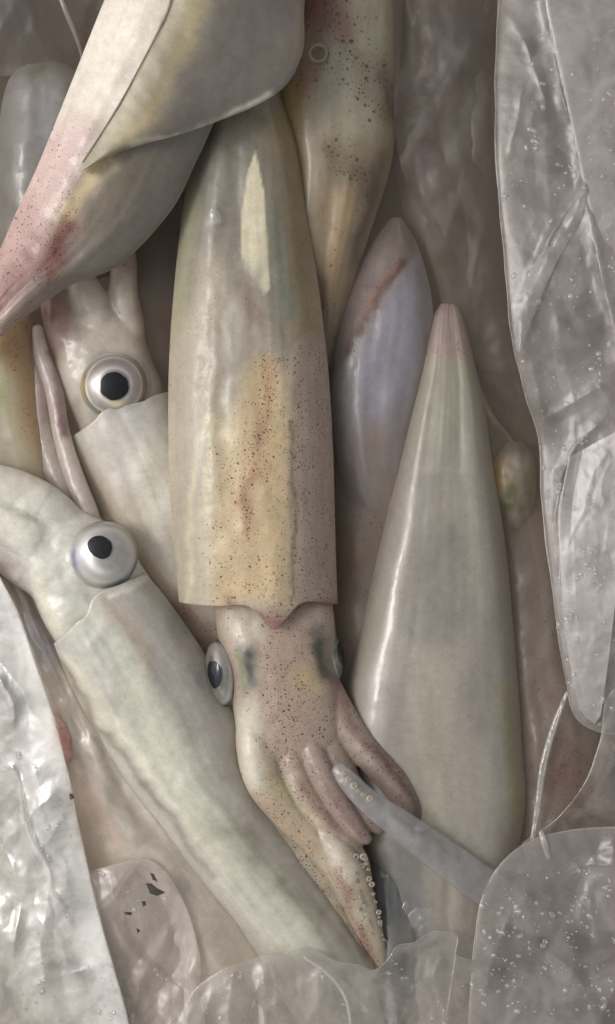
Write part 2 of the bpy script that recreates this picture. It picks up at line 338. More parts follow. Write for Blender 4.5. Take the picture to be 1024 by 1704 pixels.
def simple(name, col, rough=0.3, coat=0.0, **kw):
    m, n, l, p, out = new_mat(name)
    tc = n.new('ShaderNodeTexCoord'); no = N(n, 'ShaderNodeTexNoise', Scale=60.0/(S*4000), Detail=4.0); l.new(tc.outputs['Object'], no.inputs['Vector'])
    mr = n.new('ShaderNodeMapRange'); mr.inputs[3].default_value = 0.75; mr.inputs[4].default_value = 1.25; l.new(no.outputs[0], mr.inputs[0])
    sc = N(n, 'ShaderNodeVectorMath', operation='SCALE'); sc.inputs[0].default_value = tuple(lin(col)); l.new(mr.outputs[0], sc.inputs['Scale']); l.new(sc.outputs[0], p.inputs['Base Color'])
    p.inputs['Roughness'].default_value = rough; p.inputs['Coat Weight'].default_value = coat
    for k, v in kw.items(): p.inputs[k.replace('_', ' ')].default_value = v
    return m
M_PUPIL = simple('pupil_black', (18, 18, 24), 0.7, 0.0)
M_PUPIL.node_tree.nodes['Principled BSDF'].inputs['Specular IOR Level'].default_value = 0.1
M_FLAKE = simple('dark_flake', (52, 50, 46), 0.5)
M_TABLE = simple('table_top', (95, 90, 84), 0.6)
def eye_mat():
    m, n, l, p, out = new_mat('eye_pearl')
    at = N(n, 'ShaderNodeAttribute', attribute_name='pigment'); l.new(at.outputs['Color'], p.inputs['Base Color'])
    p.inputs['Roughness'].default_value = 0.34; p.inputs['Metallic'].default_value = 0.45; p.inputs['Coat Weight'].default_value = 0.8; p.inputs['Coat Roughness'].default_value = 0.05
    p.inputs['Subsurface Weight'].default_value = 0.2; p.inputs['Subsurface Scale'].default_value = 8*S
    return m
M_EYE = eye_mat()
def clear_mat(name, base=0.03, edge=0.5, rough=0.03, milk=0.0):
    """thin clear water or cornea: see-through, reflecting more towards its rim"""
    m, n, l, p, out = new_mat(name); n.remove(p)
    tr = n.new('ShaderNodeBsdfTransparent'); gl = N(n, 'ShaderNodeBsdfGlossy', Roughness=rough); df = n.new('ShaderNodeBsdfDiffuse'); df.inputs[0].default_value = (0.8, 0.8, 0.79, 1)
    lw = N(n, 'ShaderNodeLayerWeight', Blend=0.5); f = math_(n, l, 'MULTIPLY_ADD', math_(n, l, 'POWER', lw.outputs['Facing'], 2.5), edge, base, clamp=True)
    m0 = n.new('ShaderNodeMixShader'); m0.inputs[0].default_value = milk; l.new(tr.outputs[0], m0.inputs[1]); l.new(df.outputs[0], m0.inputs[2])
    ms = n.new('ShaderNodeMixShader'); l.new(f, ms.inputs[0]); l.new(m0.outputs[0], ms.inputs[1]); l.new(gl.outputs[0], ms.inputs[2]); l.new(ms.outputs[0], out.inputs[0])
    return m
M_CORNEA = clear_mat('cornea', 0.03, 0.2, 0.05)
M_WATER = clear_mat('water', 0.07, 0.35, 0.08, 0.08)

# ------------------------------------------------------------------ setting
def grid_sheet(name, A, B, mat, parent, zf, nu=200, nv=160, cols=None):
    a, b = spl(A, nu), spl(B, nu); v = np.linspace(0, 1, nv)
    G = a[:, None]*(1-v[None, :, None])+b[:, None]*v[None, :, None]
    X, Y, Z = G[..., 0], G[..., 1], G[..., 2]
    V_ = v[None, :]*np.ones_like(X)
    Z = Z+zf(X, Y, V_)
    o = link_mesh(name, W(X.ravel(), Y.ravel(), Z.ravel()), gridfaces(nu, nv, False, True), mat, parent)
    return o, (X, Y, Z)
t_o, _ = grid_sheet('table_surface', [(-9000, -9000, -175), (-9000, 10000, -175)], [(10000, -9000, -175), (10000, 10000, -175)], M_TABLE, None, lambda x, y, v: 0*x, 12, 12)
t_o['kind'] = 'structure'

# ------------------------------------------------------------------ eyes
def eye(parent, cx, cy, z, R, axis, pup=24, sx=1.0, rings=None, pupil_ax=None, squash=0.75, blink=None, pup_ell=1.0, rot=0):
    """pearly eyeball with a dark pupil and a clear cornea; the gaze runs along axis"""
    ax = Vector(axis).normalized(); zax = Vector((0, 0, 1)); q = ax.to_track_quat('Z', 'Y').to_matrix()
    nu_, nv_ = 60, 64
    def cap(r, amax, depth=1.0, tilt=None, ell=1.0, n1=nu_):
        a = np.linspace(0.001, amax, n1)[:, None]; t = np.linspace(0, 2*math.pi, nv_, endpoint=False)[None]
        A = a*(1-(1-ell)*np.cos(t)**2)
        if n1 == 24: A = A*(1+0.05*vnoise(t*2.2, t*0, int(cx))+0.03*np.cos(3*t+cx))
        P = np.stack([np.sin(A)*np.cos(t)*r, np.sin(A)*np.sin(t)*r, np.cos(A)*r*depth+0*t], -1).reshape(-1, 3)
        if tilt is not None:
            tm = np.array(Vector(tilt).normalized().to_track_quat('Z', 'Y').to_matrix()); P = P @ tm.T
        P = P @ np.array(q).T
        return P, np.repeat(a.ravel(), nv_), np.tile(t.ravel(), n1)
    c, s = math.cos(rot), math.sin(rot)
    def place(P):
        P = P.copy(); P[:, 2] *= squash
        x = P[:, 0]*sx; y = P[:, 1]
        return W(cx+x*c-y*s*1.0, cy-(x*s+y*c), z+P[:, 2])
    P, a, t = cap(R, math.pi-0.001); d = np.degrees(a); cen = np.array(ax)*R; t = np.arctan2((P-cen*np.cos(a)[:, None])[:, 1], (P-cen*np.cos(a)[:, None])[:, 0])
    colr = np.tile(lin((188, 184, 178)), (len(a), 1))
    for ang, wd, cc, st, dirn, dw in (rings or []):
        f = np.exp(-((d-ang)/wd)**2)*st
        if dirn is not None:
            dd = np.degrees(np.abs((t-math.radians(dirn)+math.pi) % (2*math.pi)-math.pi)); f = f*np.exp(-(dd/dw)**2)
        f = np.clip(f*(1+0.5*fbm(P[:, 0]+200, P[:, 1]+200, 12, 3)), 0, 1)
        colr = colr*(1-f[:, None])+lin(cc)*f[:, None]
    cols = np.concatenate([colr, np.zeros((len(a), 1))], 1)
    e = link_mesh('eye', place(P), gridfaces(nu_, nv_, True), M_EYE, parent, cols)
    P, a, t = cap(R*1.075, math.radians(pup), 1.0, pupil_ax, pup_ell, 24)
    # pupil: a shallow dish
    link_mesh('pupil', place(P), gridfaces(24, nv_, True), M_PUPIL, e)
    P, a, t = cap(R*1.15, math.radians(77), 1.0, None, 1.0, 40)
    link_mesh('cornea', place(P), gridfaces(40, nv_, True), M_CORNEA, e)
    return e
def ring(name, parent, cx, cy, z, R, r, mat, base, strokes=(), sx=1.0, rot=0, lift=0.0, seed=0):
    nu_, nv_ = 90, 20
    t = np.linspace(0, 2*math.pi, nu_, endpoint=False)[:, None]; p = np.linspace(0, 2*math.pi, nv_, endpoint=False)[None]
    rr = R+r*np.cos(p)*(1+0.15*np.sin(3*t)); X = rr*np.cos(t)*sx; Y = rr*np.sin(t); Z = r*0.8*np.sin(p)+lift*np.cos(t)
    c, s = math.cos(rot), math.sin(rot)
    x = (cx+X*c-Y*s).ravel(); y = (cy+X*s+Y*c).ravel(); zz = (z+Z+0*x.reshape(Z.shape)).ravel()
    F = [[i*nv_+j, ((i+1) % nu_)*nv_+j, ((i+1) % nu_)*nv_+(j+1) % nv_, i*nv_+(j+1) % nv_] for i in range(nu_) for j in range(nv_)]
    return link_mesh(name, W(x, y, zz), F, mat, parent, paint(x, y, base, strokes, seed))

G_SQ = 'squid heaped in the plastic bag'  # skin base tones carry the light too, paler at left, darker right and top
# ------------------------------------------------------------------ squid: top left, pale and pink with the wide fin
sq = thing('squid', 'pale pink and white squid across the top left with its grey fin spread', 'squid', 200, 200, 120, G_SQ)
A_ST = [(230, -140, 520, -120, 170, 60), (205, -70, 470, -50, 172, 66), (172, 5, 425, 60, 175, 68), (118, 140, 372, 170, 172, 66), (62, 278, 330, 262, 168, 60), (22, 365, 285, 350, 165, 52),
        (-2, 420, 200, 440, 165, 46), (-32, 475, 112, 478, 165, 42), (-66, 535, 42, 528, 162, 36), (-95, 585, -20, 575, 160, 22), (-105, 602, -80, 600, 160, 4)]
seam = [(300, -60), (285, 12), (262, 62), (238, 108), (210, 160), (180, 210), (140, 272), (100, 335), (60, 400)]
A_ST = [(a, b, c, d, e-8, f) for a, b, c, d, e, f in A_ST]
loft('mantle', sq, A_ST, M_SKIN, (112, 104, 94), [
    ('P', [(200, -160), (330, -160), (300, -60), (285, 12), (262, 62), (238, 108), (210, 160), (180, 210), (140, 272), (100, 335), (60, 400), (0, 560), (-120, 640), (-20, 360), (100, 130)], 9, (214, 205, 190), 1.0),
    ('P', [(60, 230), (170, 190), (140, 272), (60, 400), (0, 560), (-120, 640), (-60, 400)], 60, (192, 164, 156), .85, .2),
    ([(70, 320), (20, 420), (-40, 520)], 62, (180, 148, 140), .9, 0.4), ([(120, 200), (70, 300)], 34, (196, 172, 164), 0.6, .12),
    ([(180, 262), (140, 310), (100, 370)], 16, (178, 160, 118), 0.9), ([(230, 260), (190, 330), (150, 380)], 22, (120, 108, 88), 0.6),
    ([(112, 375), (92, 420), (78, 440)], 20, (112, 62, 50), .95, 0.8), ([(60, 400), (20, 470), (-20, 520)], 14, (140, 92, 84), .8, .5), ([(10, 480), (-20, 530)], 14, (125, 80, 75), .6, .6)],
    nu=260, nv=150, amp=4, seed=1)
slab('fin', sq, [(315, -110, 244), (285, 12, 248), (238, 108, 249), (180, 210, 243), (150, 258, 233), (132, 284, 226)],
     [(535, -110, 222), (508, 0, 224), (503, 90, 224), (460, 156, 226), (330, 214, 236), (215, 248, 234), (146, 280, 226)], M_FIN, (120, 113, 103), [
    ([(310, -60), (290, 30), (245, 120), (190, 215), (140, 280)], 26, (188, 178, 150), .85), ([(330, -40), (318, 60), (262, 170), (215, 230)], 20, (178, 160, 112), .7),
    ([(430, 0), (400, 90), (330, 170)], 62, (112, 104, 97), 0.85), ([(440, -100), (470, -20)], 50, (104, 92, 84), 0.8), ([(455, 158), (330, 214), (220, 245)], 7, (196, 187, 168), .9), ([(500, 20), (497, 90)], 9, (138, 118, 90), .7)],
     thick=8, seed=2, amp=4, nu=200, nv=110, zf=lambda X, Y, v: 16*np.sin(v*math.pi)**0.8)
tube('seam', sq, [(x-3, y, 243-0.06*max(0, y-150), 1.8) for x, y in seam[:7]], M_DARK, (96, 84, 66), [], nu=120, nv=10)

# ------------------------------------------------------------------ squid: top centre, yellow-brown speckled tail
sq = thing('squid', 'yellow brown speckled squid at the top centre, narrowing downward to its tail tip', 'squid', 570, 200, 20, G_SQ)
loft('mantle', sq, [(478, -140, 676, -140, 50, 78), (474, -40, 671, -40, 52, 80), (464, 70, 668, 70, 55, 80), (456, 165, 662, 165, 58, 74), (470, 265, 652, 270, 62, 66), (476, 365, 622, 370, 66, 54), (484, 450, 594, 455, 62, 44), (496, 530, 574, 532, 54, 30), (520, 610, 556, 610, 44, 10)],
     M_COMB, (134, 120, 98, 0.06), [
    ('P', [(560, -160), (640, -160), (645, 60), (630, 220), (560, 240), (510, 150), (545, 60)], 50, (148, 141, 121), .85, .05), ([(480, 150), (472, 220)], 22, (168, 144, 70), .8),
    ([(540, -60), (525, 20)], 44, (112, 68, 56), .9, .8), ([(560, 20), (575, 60)], 22, (116, 72, 58), .6, .95), ([(520, 110), (500, 150)], 22, (136, 106, 82), .7, .6),
    ('P', [(575, 70), (640, 90), (655, 200), (620, 190), (590, 150)], 26, (118, 107, 86), .55, .98), ([(560, 90), (600, 150), (640, 185)], 20, None, .9, .95), ([(640, 130), (650, 190)], 14, (84, 70, 52), .7, .9),
    ([(560, 255), (595, 285), (612, 320)], 24, (100, 84, 62), .7, .98), ([(545, 262), (560, 300)], 12, (104, 96, 66), .5, .9),
    ([(565, 330), (555, 400), (550, 500)], 24, (152, 128, 92), .8, .15), ([(492, 320), (522, 440), (540, 520)], 9, (112, 74, 54), .8), ([(640, 260), (612, 350), (588, 440)], 14, (88, 72, 58), .8)], nu=280, nv=130, amp=3, seed=4)
ring('skin_ring', sq, 529, 88, 142, 14, 3, M_SKIN, (128, 112, 88), lift=0)

# ------------------------------------------------------------------ squid: centre
sq = thing('squid', 'large amber tinted squid lying head down in the middle, speckled red brown', 'squid', 425, 700, 20, G_SQ)
def cend(X, Y, Z, t):
    w = np.clip((Y-930)/75, 0, 1)**2
    dy = 52*np.exp(-((X-458)/30)**2)+10*np.exp(-((X-345)/40)**2)*0+6*np.sin((X-300)/38)
    top = np.clip((Z-95)/40, 0, 1)
    return X, Y+w*dy*top, Z
C_ST = [(392, 20, 402, 20, 60, 6), (362, 90, 440, 90, 75, 36), (340, 160, 468, 160, 85, 58), (322, 240, 494, 240, 92, 70), (303, 360, 512, 360, 97, 76), (289, 490, 532, 490, 100, 80), (281, 620, 547, 620, 102, 84), (281, 760, 555, 760, 104, 86), (287, 880, 558, 880, 105, 86), (294, 950, 560, 948, 106, 82), (298, 1000, 562, 1000, 106, 76)]
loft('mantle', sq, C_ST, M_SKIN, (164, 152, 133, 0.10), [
    ('P', [(340, 0), (480, 0), (520, 420), (480, 600), (420, 520), (360, 420), (300, 520), (300, 300)], 60, (126, 119, 104), .95, .02),
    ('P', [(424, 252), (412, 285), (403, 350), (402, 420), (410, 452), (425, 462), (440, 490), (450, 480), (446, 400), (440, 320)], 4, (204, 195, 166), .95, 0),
    ([(322, 240), (303, 420), (290, 560)], 13, (150, 147, 120), .8, .02), ([(345, 200), (338, 330)], 22, (112, 105, 95), .6), ([(470, 200), (500, 420), (520, 560)], 26, (134, 116, 82), .9, .08), ([(462, 360), (470, 450), (474, 520)], 12, (112, 116, 100), .8),
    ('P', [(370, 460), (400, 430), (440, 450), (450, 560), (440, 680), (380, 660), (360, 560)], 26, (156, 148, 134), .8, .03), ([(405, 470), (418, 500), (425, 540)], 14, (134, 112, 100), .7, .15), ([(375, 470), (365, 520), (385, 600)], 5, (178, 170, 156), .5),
    ('P', [(300, 560), (350, 560), (345, 720), (330, 860), (340, 1010), (296, 1010), (288, 800)], 22, (162, 152, 134), .9, .04),
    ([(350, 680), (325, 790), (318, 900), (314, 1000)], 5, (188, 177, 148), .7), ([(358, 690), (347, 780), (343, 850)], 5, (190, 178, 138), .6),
    ('P', [(425, 600), (470, 600), (490, 720), (482, 1010), (350, 1010), (345, 880), (375, 740)], 56, (190, 166, 126), .9, .25),
    ('P', [(424, 590), (462, 590), (458, 690), (432, 700)], 40, (184, 162, 122), .4, .4), ([(380, 700), (370, 900)], 16, (196, 178, 140), .6),
    ('P', [(486, 640), (500, 560), (560, 540), (566, 1010), (486, 1010), (482, 850)], 9, (150, 131, 116), .85, .45), ([(487, 700), (489, 860), (484, 1000)], 3, (112, 92, 78), .8), ([(540, 600), (550, 980)], 10, (156, 136, 122), .7),
    ([(450, 640), (438, 720), (420, 790)], 10, (160, 118, 86), .4, 2.2), ([(420, 790), (402, 815), (400, 835)], 12, (156, 104, 78), .5, 2.3), ([(412, 830), (412, 880)], 8, (152, 100, 76), .5, 2.3), ([(444, 600), (448, 640)], 9, (172, 136, 96), .4, 2.0), ([(415, 780), (400, 830)], 24, None, .8, .6), ([(455, 600), (450, 700), (425, 790)], 17, None, .9, .75),
    ([(380, 1000), (420, 1015), (455, 1050), (495, 1015), (560, 1000)], 8, (120, 72, 72), .7, 1.8), ([(455, 1035)], 26, (118, 74, 72), .6, 1.9), ([(400, 960), (520, 960)], 44, None, .75, .42)],
    nu=340, nv=160, lip=True, amp=3.5, seed=7, hook=cend, ripple=0.8, flat=3.4)
HEAD_C = [(335, 930, 535, 930, 80, 50), (352, 985, 548, 980, 88, 56), (358, 1030, 556, 1020, 96, 60), (366, 1080, 560, 1066, 102, 62), (378, 1130, 562, 1112, 104, 60), (388, 1180, 566, 1160, 106, 56), (394, 1230, 572, 1205, 106, 50), (400, 1280, 580, 1250, 104, 40), (430, 1320, 585, 1290, 100, 24), (470, 1340, 560, 1320, 96, 6)]
DK = ([(455, 1190), (470, 1260), (500, 1320)], 20, None, .7, .6)
arms_C = fuse(sq, HEAD_C, [
    ([(536, 1120, 104, 22), (570, 1195, 116, 27), (612, 1252, 128, 27), (655, 1302, 134, 25), (682, 1346, 130, 20), (690, 1376, 122, 12)], (138, 122, 108, .35), [([(566, 1160), (594, 1212), (640, 1262), (692, 1330), (694, 1370)], 11, (92, 64, 60), .85, .9), ([(600, 1270), (660, 1340)], 9, (120, 96, 90), .6)]),
    ([(520, 1150, 108, 22), (552, 1245, 122, 24), (585, 1310, 132, 22), (615, 1358, 134, 18), (636, 1388, 124, 9)], (134, 116, 104, .3), [([(560, 1260), (610, 1360)], 6, (110, 82, 78), .7)]),
    ([(500, 1150, 112, 22), (520, 1250, 134, 22), (556, 1322, 146, 20), (592, 1376, 144, 16), (616, 1404, 132, 9)], (144, 124, 112, .3), [([(520, 1270), (560, 1345), (600, 1390)], 5, (118, 86, 84), .7, .5)]),
    ([(470, 1150, 110, 24), (480, 1245, 126, 25), (508, 1320, 136, 22), (552, 1378, 138, 19), (596, 1425, 130, 15), (614, 1470, 118, 8)], (156, 136, 118, .4), [([(466, 1270), (488, 1335), (550, 1398)], 5, (196, 184, 142), .6), ([(490, 1300), (570, 1400)], 8, (130, 96, 88), .7, .4)]),
    ([(432, 1160, 104, 34), (430, 1235, 120, 38), (442, 1300, 126, 34), (480, 1355, 128, 28), (525, 1402, 128, 24), (560, 1450, 122, 18), (580, 1510, 110, 8)], (172, 158, 134, .12), [([(410, 1180), (425, 1290)], 24, (194, 188, 168), .9, 0), ([(455, 1290), (465, 1320)], 12, (172, 158, 98), .6), ([(430, 1330), (480, 1375), (520, 1410)], 20, (150, 128, 100), .7, .95)]),
    ([(420, 1240, 84, 28), (412, 1320, 92, 30), (446, 1385, 96, 28), (496, 1450, 96, 25), (546, 1520, 92, 20), (592, 1585, 84, 10)], (134, 124, 102, .5), [([(440, 1360), (520, 1470)], 20, None, .6, .8), ([(440, 1350), (530, 1480)], 5, (158, 148, 126), .6)]),
    ([(430, 1270, 80, 20), (440, 1340, 100, 22), (490, 1410, 108, 20), (540, 1470, 106, 18), (585, 1545, 100, 12), (612, 1596, 92, 6)], (142, 128, 108, .5), [([(470, 1380), (540, 1470)], 5, (170, 158, 134), .5)]),
    ([(500, 1330, 112, 18), (545, 1390, 130, 24), (580, 1450, 138, 30), (604, 1520, 130, 26), (624, 1570, 116, 18), (638, 1610, 100, 8)], (166, 154, 132), [([(548, 1385), (575, 1450)], 16, (192, 186, 170), .85), ([(566, 1450), (584, 1520), (614, 1596)], 11, (120, 88, 66), .75, 1.4), ([(610, 1440), (632, 1560)], 8, (176, 164, 140), .6)])],
    M_SKIN, (160, 142, 126, .25), [
    ([(470, 1060), (480, 1140)], 40, (160, 136, 118), .7, .3), ([(390, 1030), (430, 1040)], 26, (176, 166, 146), .9, .05), ([(410, 1088), (418, 1135)], 16, (50, 48, 38), .95, 0), ([(396, 1082), (400, 1120), (404, 1150)], 5, (112, 116, 72), .85, 0), ([(530, 1050), (545, 1120)], 16, (66, 66, 50), .9),
    ([(470, 1190), (480, 1260)], 30, (162, 136, 120), .6, .45), ([(410, 1190), (415, 1300)], 26, (190, 183, 162), .9, .03), ([(560, 1130), (580, 1230)], 14, (126, 90, 84), .8, .6), ([(500, 1120), (520, 1140)], 18, (172, 152, 108), .6),
    ([(478, 1120), (480, 1200), (484, 1260)], 22, None, .9, .95), ([(530, 1180), (540, 1220)], 16, None, .8, .6)], voxel=2.4, smooth=5, amp=3, seed=9, cut=0.34)
arm = arms_C[-1]

RF = [(0, 200, (150, 141, 134), .95, None, 0), (27, 3, (80, 76, 74), .9, None, 0), (31, 4, (214, 210, 202), .9, None, 0), (36, 5, (236, 222, 165), 1, 280, 26), (40, 9, (150, 141, 138), .7, 130, 70), (44, 8, (160, 150, 146), .7, 10, 50), (52, 4, (118, 108, 104), .9, 215, 75), (56, 4, (226, 220, 208), .9, None, 0), (64, 4, (92, 86, 80), .8, 200, 100), (74, 8, (222, 196, 84), 1, 190, 28), (76, 8, (140, 190, 172), .9, 235, 30), (72, 9, (222, 228, 226), .9, 90, 60)]
RC = [(0, 200, (136, 132, 122), .9, None, 0), (28, 6, (96, 92, 80), .7, None, 0), (58, 8, (190, 188, 180), .8, None, 0), (75, 10, (52, 58, 60), .9, None, 0)]
eye(sq, 371, 1120, 104, 58, (-0.5, 0, 0.87), pup=24, sx=0.5, rings=RC, squash=0.8, pup_ell=0.9, rot=math.radians(8))
eye(sq, 543, 1092, 100, 50, (0.9, 0, 0.35), pup=22, sx=0.55, rings=[(35, 14, (70, 76, 66), .9, None, 0), (62, 8, (190, 190, 180), .8, None, 0), (80, 10, (52, 60, 50), .9, None, 0)], squash=0.75, rot=math.radians(10))
# suckers along the tip arm
def sucker_mesh():
    t = np.linspace(0, 2*math.pi, 14, endpoint=False)[:, None]; p = np.linspace(0, 2*math.pi, 8, endpoint=False)[None]
    X = (3.8+2.6*np.cos(p))*np.cos(t); Y = (3.8+2.6*np.cos(p))*np.sin(t); Z = 2.0*np.sin(p)+0*t
    V = np.stack([X, Y, Z], -1).reshape(-1, 3)*S; F = [[i*8+j, ((i+1) % 14)*8+j, ((i+1) % 14)*8+(j+1) % 8, i*8+(j+1) % 8] for i in range(14) for j in range(8)]
    me = bpy.data.meshes.new('sucker'); me.from_pydata(V.tolist(), [], F); me.polygons.foreach_set('use_smooth', [True]*len(F))
    at = me.color_attributes.new('pigment', 'FLOAT_COLOR', 'POINT'); at.data.foreach_set('color', np.tile(np.append(lin((158, 146, 126)), 0).astype(np.float32), len(V)))
    me.materials.append(M_PALE); return me
SUCK = sucker_mesh()
def suckers(armo, thingo, path, n, sc0, sc1, tilt=(0.3, 0)):
    Q = spl(path, n)
    for k, (x, y, z) in enumerate(Q):
        for sgn in ((1,) if random.random() < 0.7 else (-1, 1)):
            o = bpy.data.objects.new('sucker', SUCK); COL.objects.link(o); o.parent = armo
            o.location = Vector(W(x+sgn*(6-3*k/n)+random.uniform(-2, 2), y+sgn*3+random.uniform(-4, 4), z-4).tolist())-thingo.location
            f = sc0+(sc1-sc0)*k/n; f *= random.uniform(0.55, 1.1); o.scale = (f, f*0.9, f); o.rotation_euler = (random.uniform(-.3, .3), 0.35, 0)
suckers(arm, sq, [(598, 1420, 158), (616, 1475, 154), (630, 1535, 140), (640, 1592, 110)], 20, 0.95, 0.5)
suckers(arm, sq, [(586, 1450, 166), (600, 1500, 162), (616, 1550, 146)], 12, 0.8, 0.5)
ten = tube('tentacle', sq, [(558, 1272, 172, 10), (580, 1300, 182, 17), (612, 1332, 184, 20), (660, 1368, 172, 25), (720, 1412, 146, 29), (775, 1452, 132, 31), (812, 1478, 120, 31), (860, 1512, 112, 30), (920, 1550, 106, 20)], M_CLEAR, (150, 146, 144), [([(620, 1340), (690, 1400)], 10, (170, 170, 174), .6), ([(650, 1350), (760, 1430)], 5, (128, 124, 122), .6)], nu=160, nv=40, flat=0.35, amp=1.5, seed=21)
suckers(ten, sq, [(568, 1288, 200), (590, 1312, 207), (612, 1322, 208)], 6, 1.1, 0.9)

# ------------------------------------------------------------------ squid: right, the big grey-white cone
sq = thing('squid', 'smooth grey green cone shaped squid on the right with its pink tail tip pointing up', 'squid', 740, 1000, 0, G_SQ)
D_ST = [(734, 505, 758, 505, 62, 4), (722, 525, 769, 522, 62, 20), (712, 560, 780, 560, 62, 32), (700, 615, 793, 615, 62, 42), (686, 670, 805, 668, 62, 50), (660, 785, 822, 782, 62, 62), (634, 900, 840, 895, 62, 72), (602, 1040, 855, 1040, 60, 82), (576, 1150, 864, 1150, 58, 86), (568, 1250, 870, 1240, 55, 86), (580, 1340, 876, 1330, 52, 82), (605, 1440, 862, 1430, 46, 76), (630, 1560, 840, 1550, 40, 70), (640, 1700, 830, 1690, 36, 66), (645, 1790, 820, 1790, 36, 60)]
loft('mantle', sq, D_ST, M_WET, (149, 141, 130), [
    ('P', [(720, 480), (775, 480), (782, 580), (745, 606), (706, 585)], 22, (156, 136, 132), .95, .12), ([(728, 580), (770, 590)], 14, (158, 132, 126), .6, .8), ([(745, 640), (740, 720)], 50, (148, 144, 124), .8),
    ('P', [(755, 640), (800, 720), (830, 1000), (840, 1200), (800, 1000), (765, 820)], 30, (155, 149, 134), .6), ([(720, 800), (700, 960), (690, 1060)], 16, (132, 127, 118), .7), ([(738, 900), (736, 1050)], 30, (128, 122, 112), .85), ([(768, 800), (775, 1000)], 9, (138, 134, 122), .5),
    ('P', [(770, 1000), (800, 990), (815, 1200), (770, 1230)], 44, (136, 128, 119), .6), ('P', [(690, 1080), (745, 1080), (765, 1300), (740, 1440), (690, 1400), (680, 1200)], 50, (156, 149, 131), .7), ([(640, 1150), (630, 1250)], 26, (138, 128, 122), .6), ([(845, 1150), (858, 1350)], 15, (146, 138, 106), .8), ([(660, 850), (640, 960)], 12, (150, 144, 138), .6),
    ('P', [(640, 1390), (700, 1400), (720, 1580), (640, 1600)], 40, (106, 104, 100), .9), ([(780, 1500)], 60, (138, 128, 112), .6)], nu=320, nv=150, amp=3, seed=11, wl_=80, pw=0.8, ripple=0.5, flat=4.6, streak=0.05, relief=0.7)
slab('fin', sq, [(697, 640, 62), (680, 700, 62), (662, 785, 60), (640, 880, 56), (618, 980, 50)], [(692, 645, 60), (660, 730, 52), (642, 810, 46), (624, 905, 44), (610, 985, 44)], M_FIN, (146, 136, 118), [], thick=5, nu=100, nv=20, amp=1)
slab('fin', sq, [(790, 610, 60), (802, 660, 58), (812, 710, 56), (822, 770, 54)], [(800, 640, 50), (822, 690, 40), (856, 736, 34), (860, 760, 34)], M_FIN, (104, 98, 86), [([(800, 640), (822, 690), (856, 736)], 5, (190, 180, 152), .9)], thick=5, nu=80, nv=30, amp=1)

# ------------------------------------------------------------------ squid: lavender leaf-shaped one
sq = thing('squid', 'bluish lavender squid with a brown scar, wedged between the amber squid and the grey cone', 'squid', 640, 600, -60, G_SQ)
loft('mantle', sq, [(652, 362, 668, 362, 54, 6), (622, 400, 692, 400, 58, 24), (592, 462, 712, 462, 60, 36), (570, 530, 722, 530, 62, 42), (556, 600, 716, 600, 62, 44), (552, 680, 704, 680, 60, 44), (560, 750, 690, 745, 56, 40), (580, 830, 690, 830, 48, 34), (610, 900, 690, 900, 40, 10)],
     M_DARK, (130, 124, 128), [
    ('P', [(640, 350), (690, 370), (690, 420), (640, 500), (590, 580), (560, 620), (550, 560), (590, 440)], 10, (112, 98, 95), .95, .3), ([(668, 436), (640, 480), (612, 515), (600, 545), (580, 590)], 9, (84, 46, 34), 1.0, .6), ([(660, 380), (676, 410)], 10, (104, 92, 92), .9), ([(655, 440), (600, 520)], 6, (128, 84, 66), .7),
    ([(596, 570), (572, 660), (575, 760)], 8, (158, 156, 160), .7), ('P', [(690, 450), (712, 520), (690, 640), (620, 720), (590, 640), (620, 560)], 34, (134, 131, 142), .9), ([(620, 740), (640, 820)], 40, (126, 112, 104), .9), ([(702, 450), (706, 600)], 7, (110, 104, 108), .7)], nu=160, nv=90, amp=4, seed=14)

# ------------------------------------------------------------------ squid: upper left with round eye
sq = thing('squid', 'cream squid on the left with a round black pupilled eye and its arms pointing up', 'squid', 200, 700, -20, G_SQ)
loft('mantle', sq, [(400, 1170, 470, 1170, 10, 20), (340, 1110, 460, 1110, 20, 36), (285, 1040, 432, 1040, 30, 46), (228, 965, 402, 950, 38, 52), (184, 885, 372, 860, 44, 56), (150, 805, 335, 752, 50, 58), (126, 742, 292, 670, 54, 56), (121, 726, 279, 652, 55, 54)], M_WET, (208, 201, 186), [
    ([(220, 700), (200, 760)], 46, (198, 192, 184), .8), ([(240, 760), (260, 900)], 22, (218, 213, 198), .8), ([(150, 800), (230, 930), (330, 1050)], 18, (192, 170, 148), .6), ([(300, 1010), (350, 1050)], 20, (176, 146, 128), .6, .4), ([(122, 726), (200, 700), (279, 652)], 5, (212, 196, 178), .7)], nu=220, nv=110, lip=True, amp=5, seed=16, collar=(-14, 0.45, 0.25))
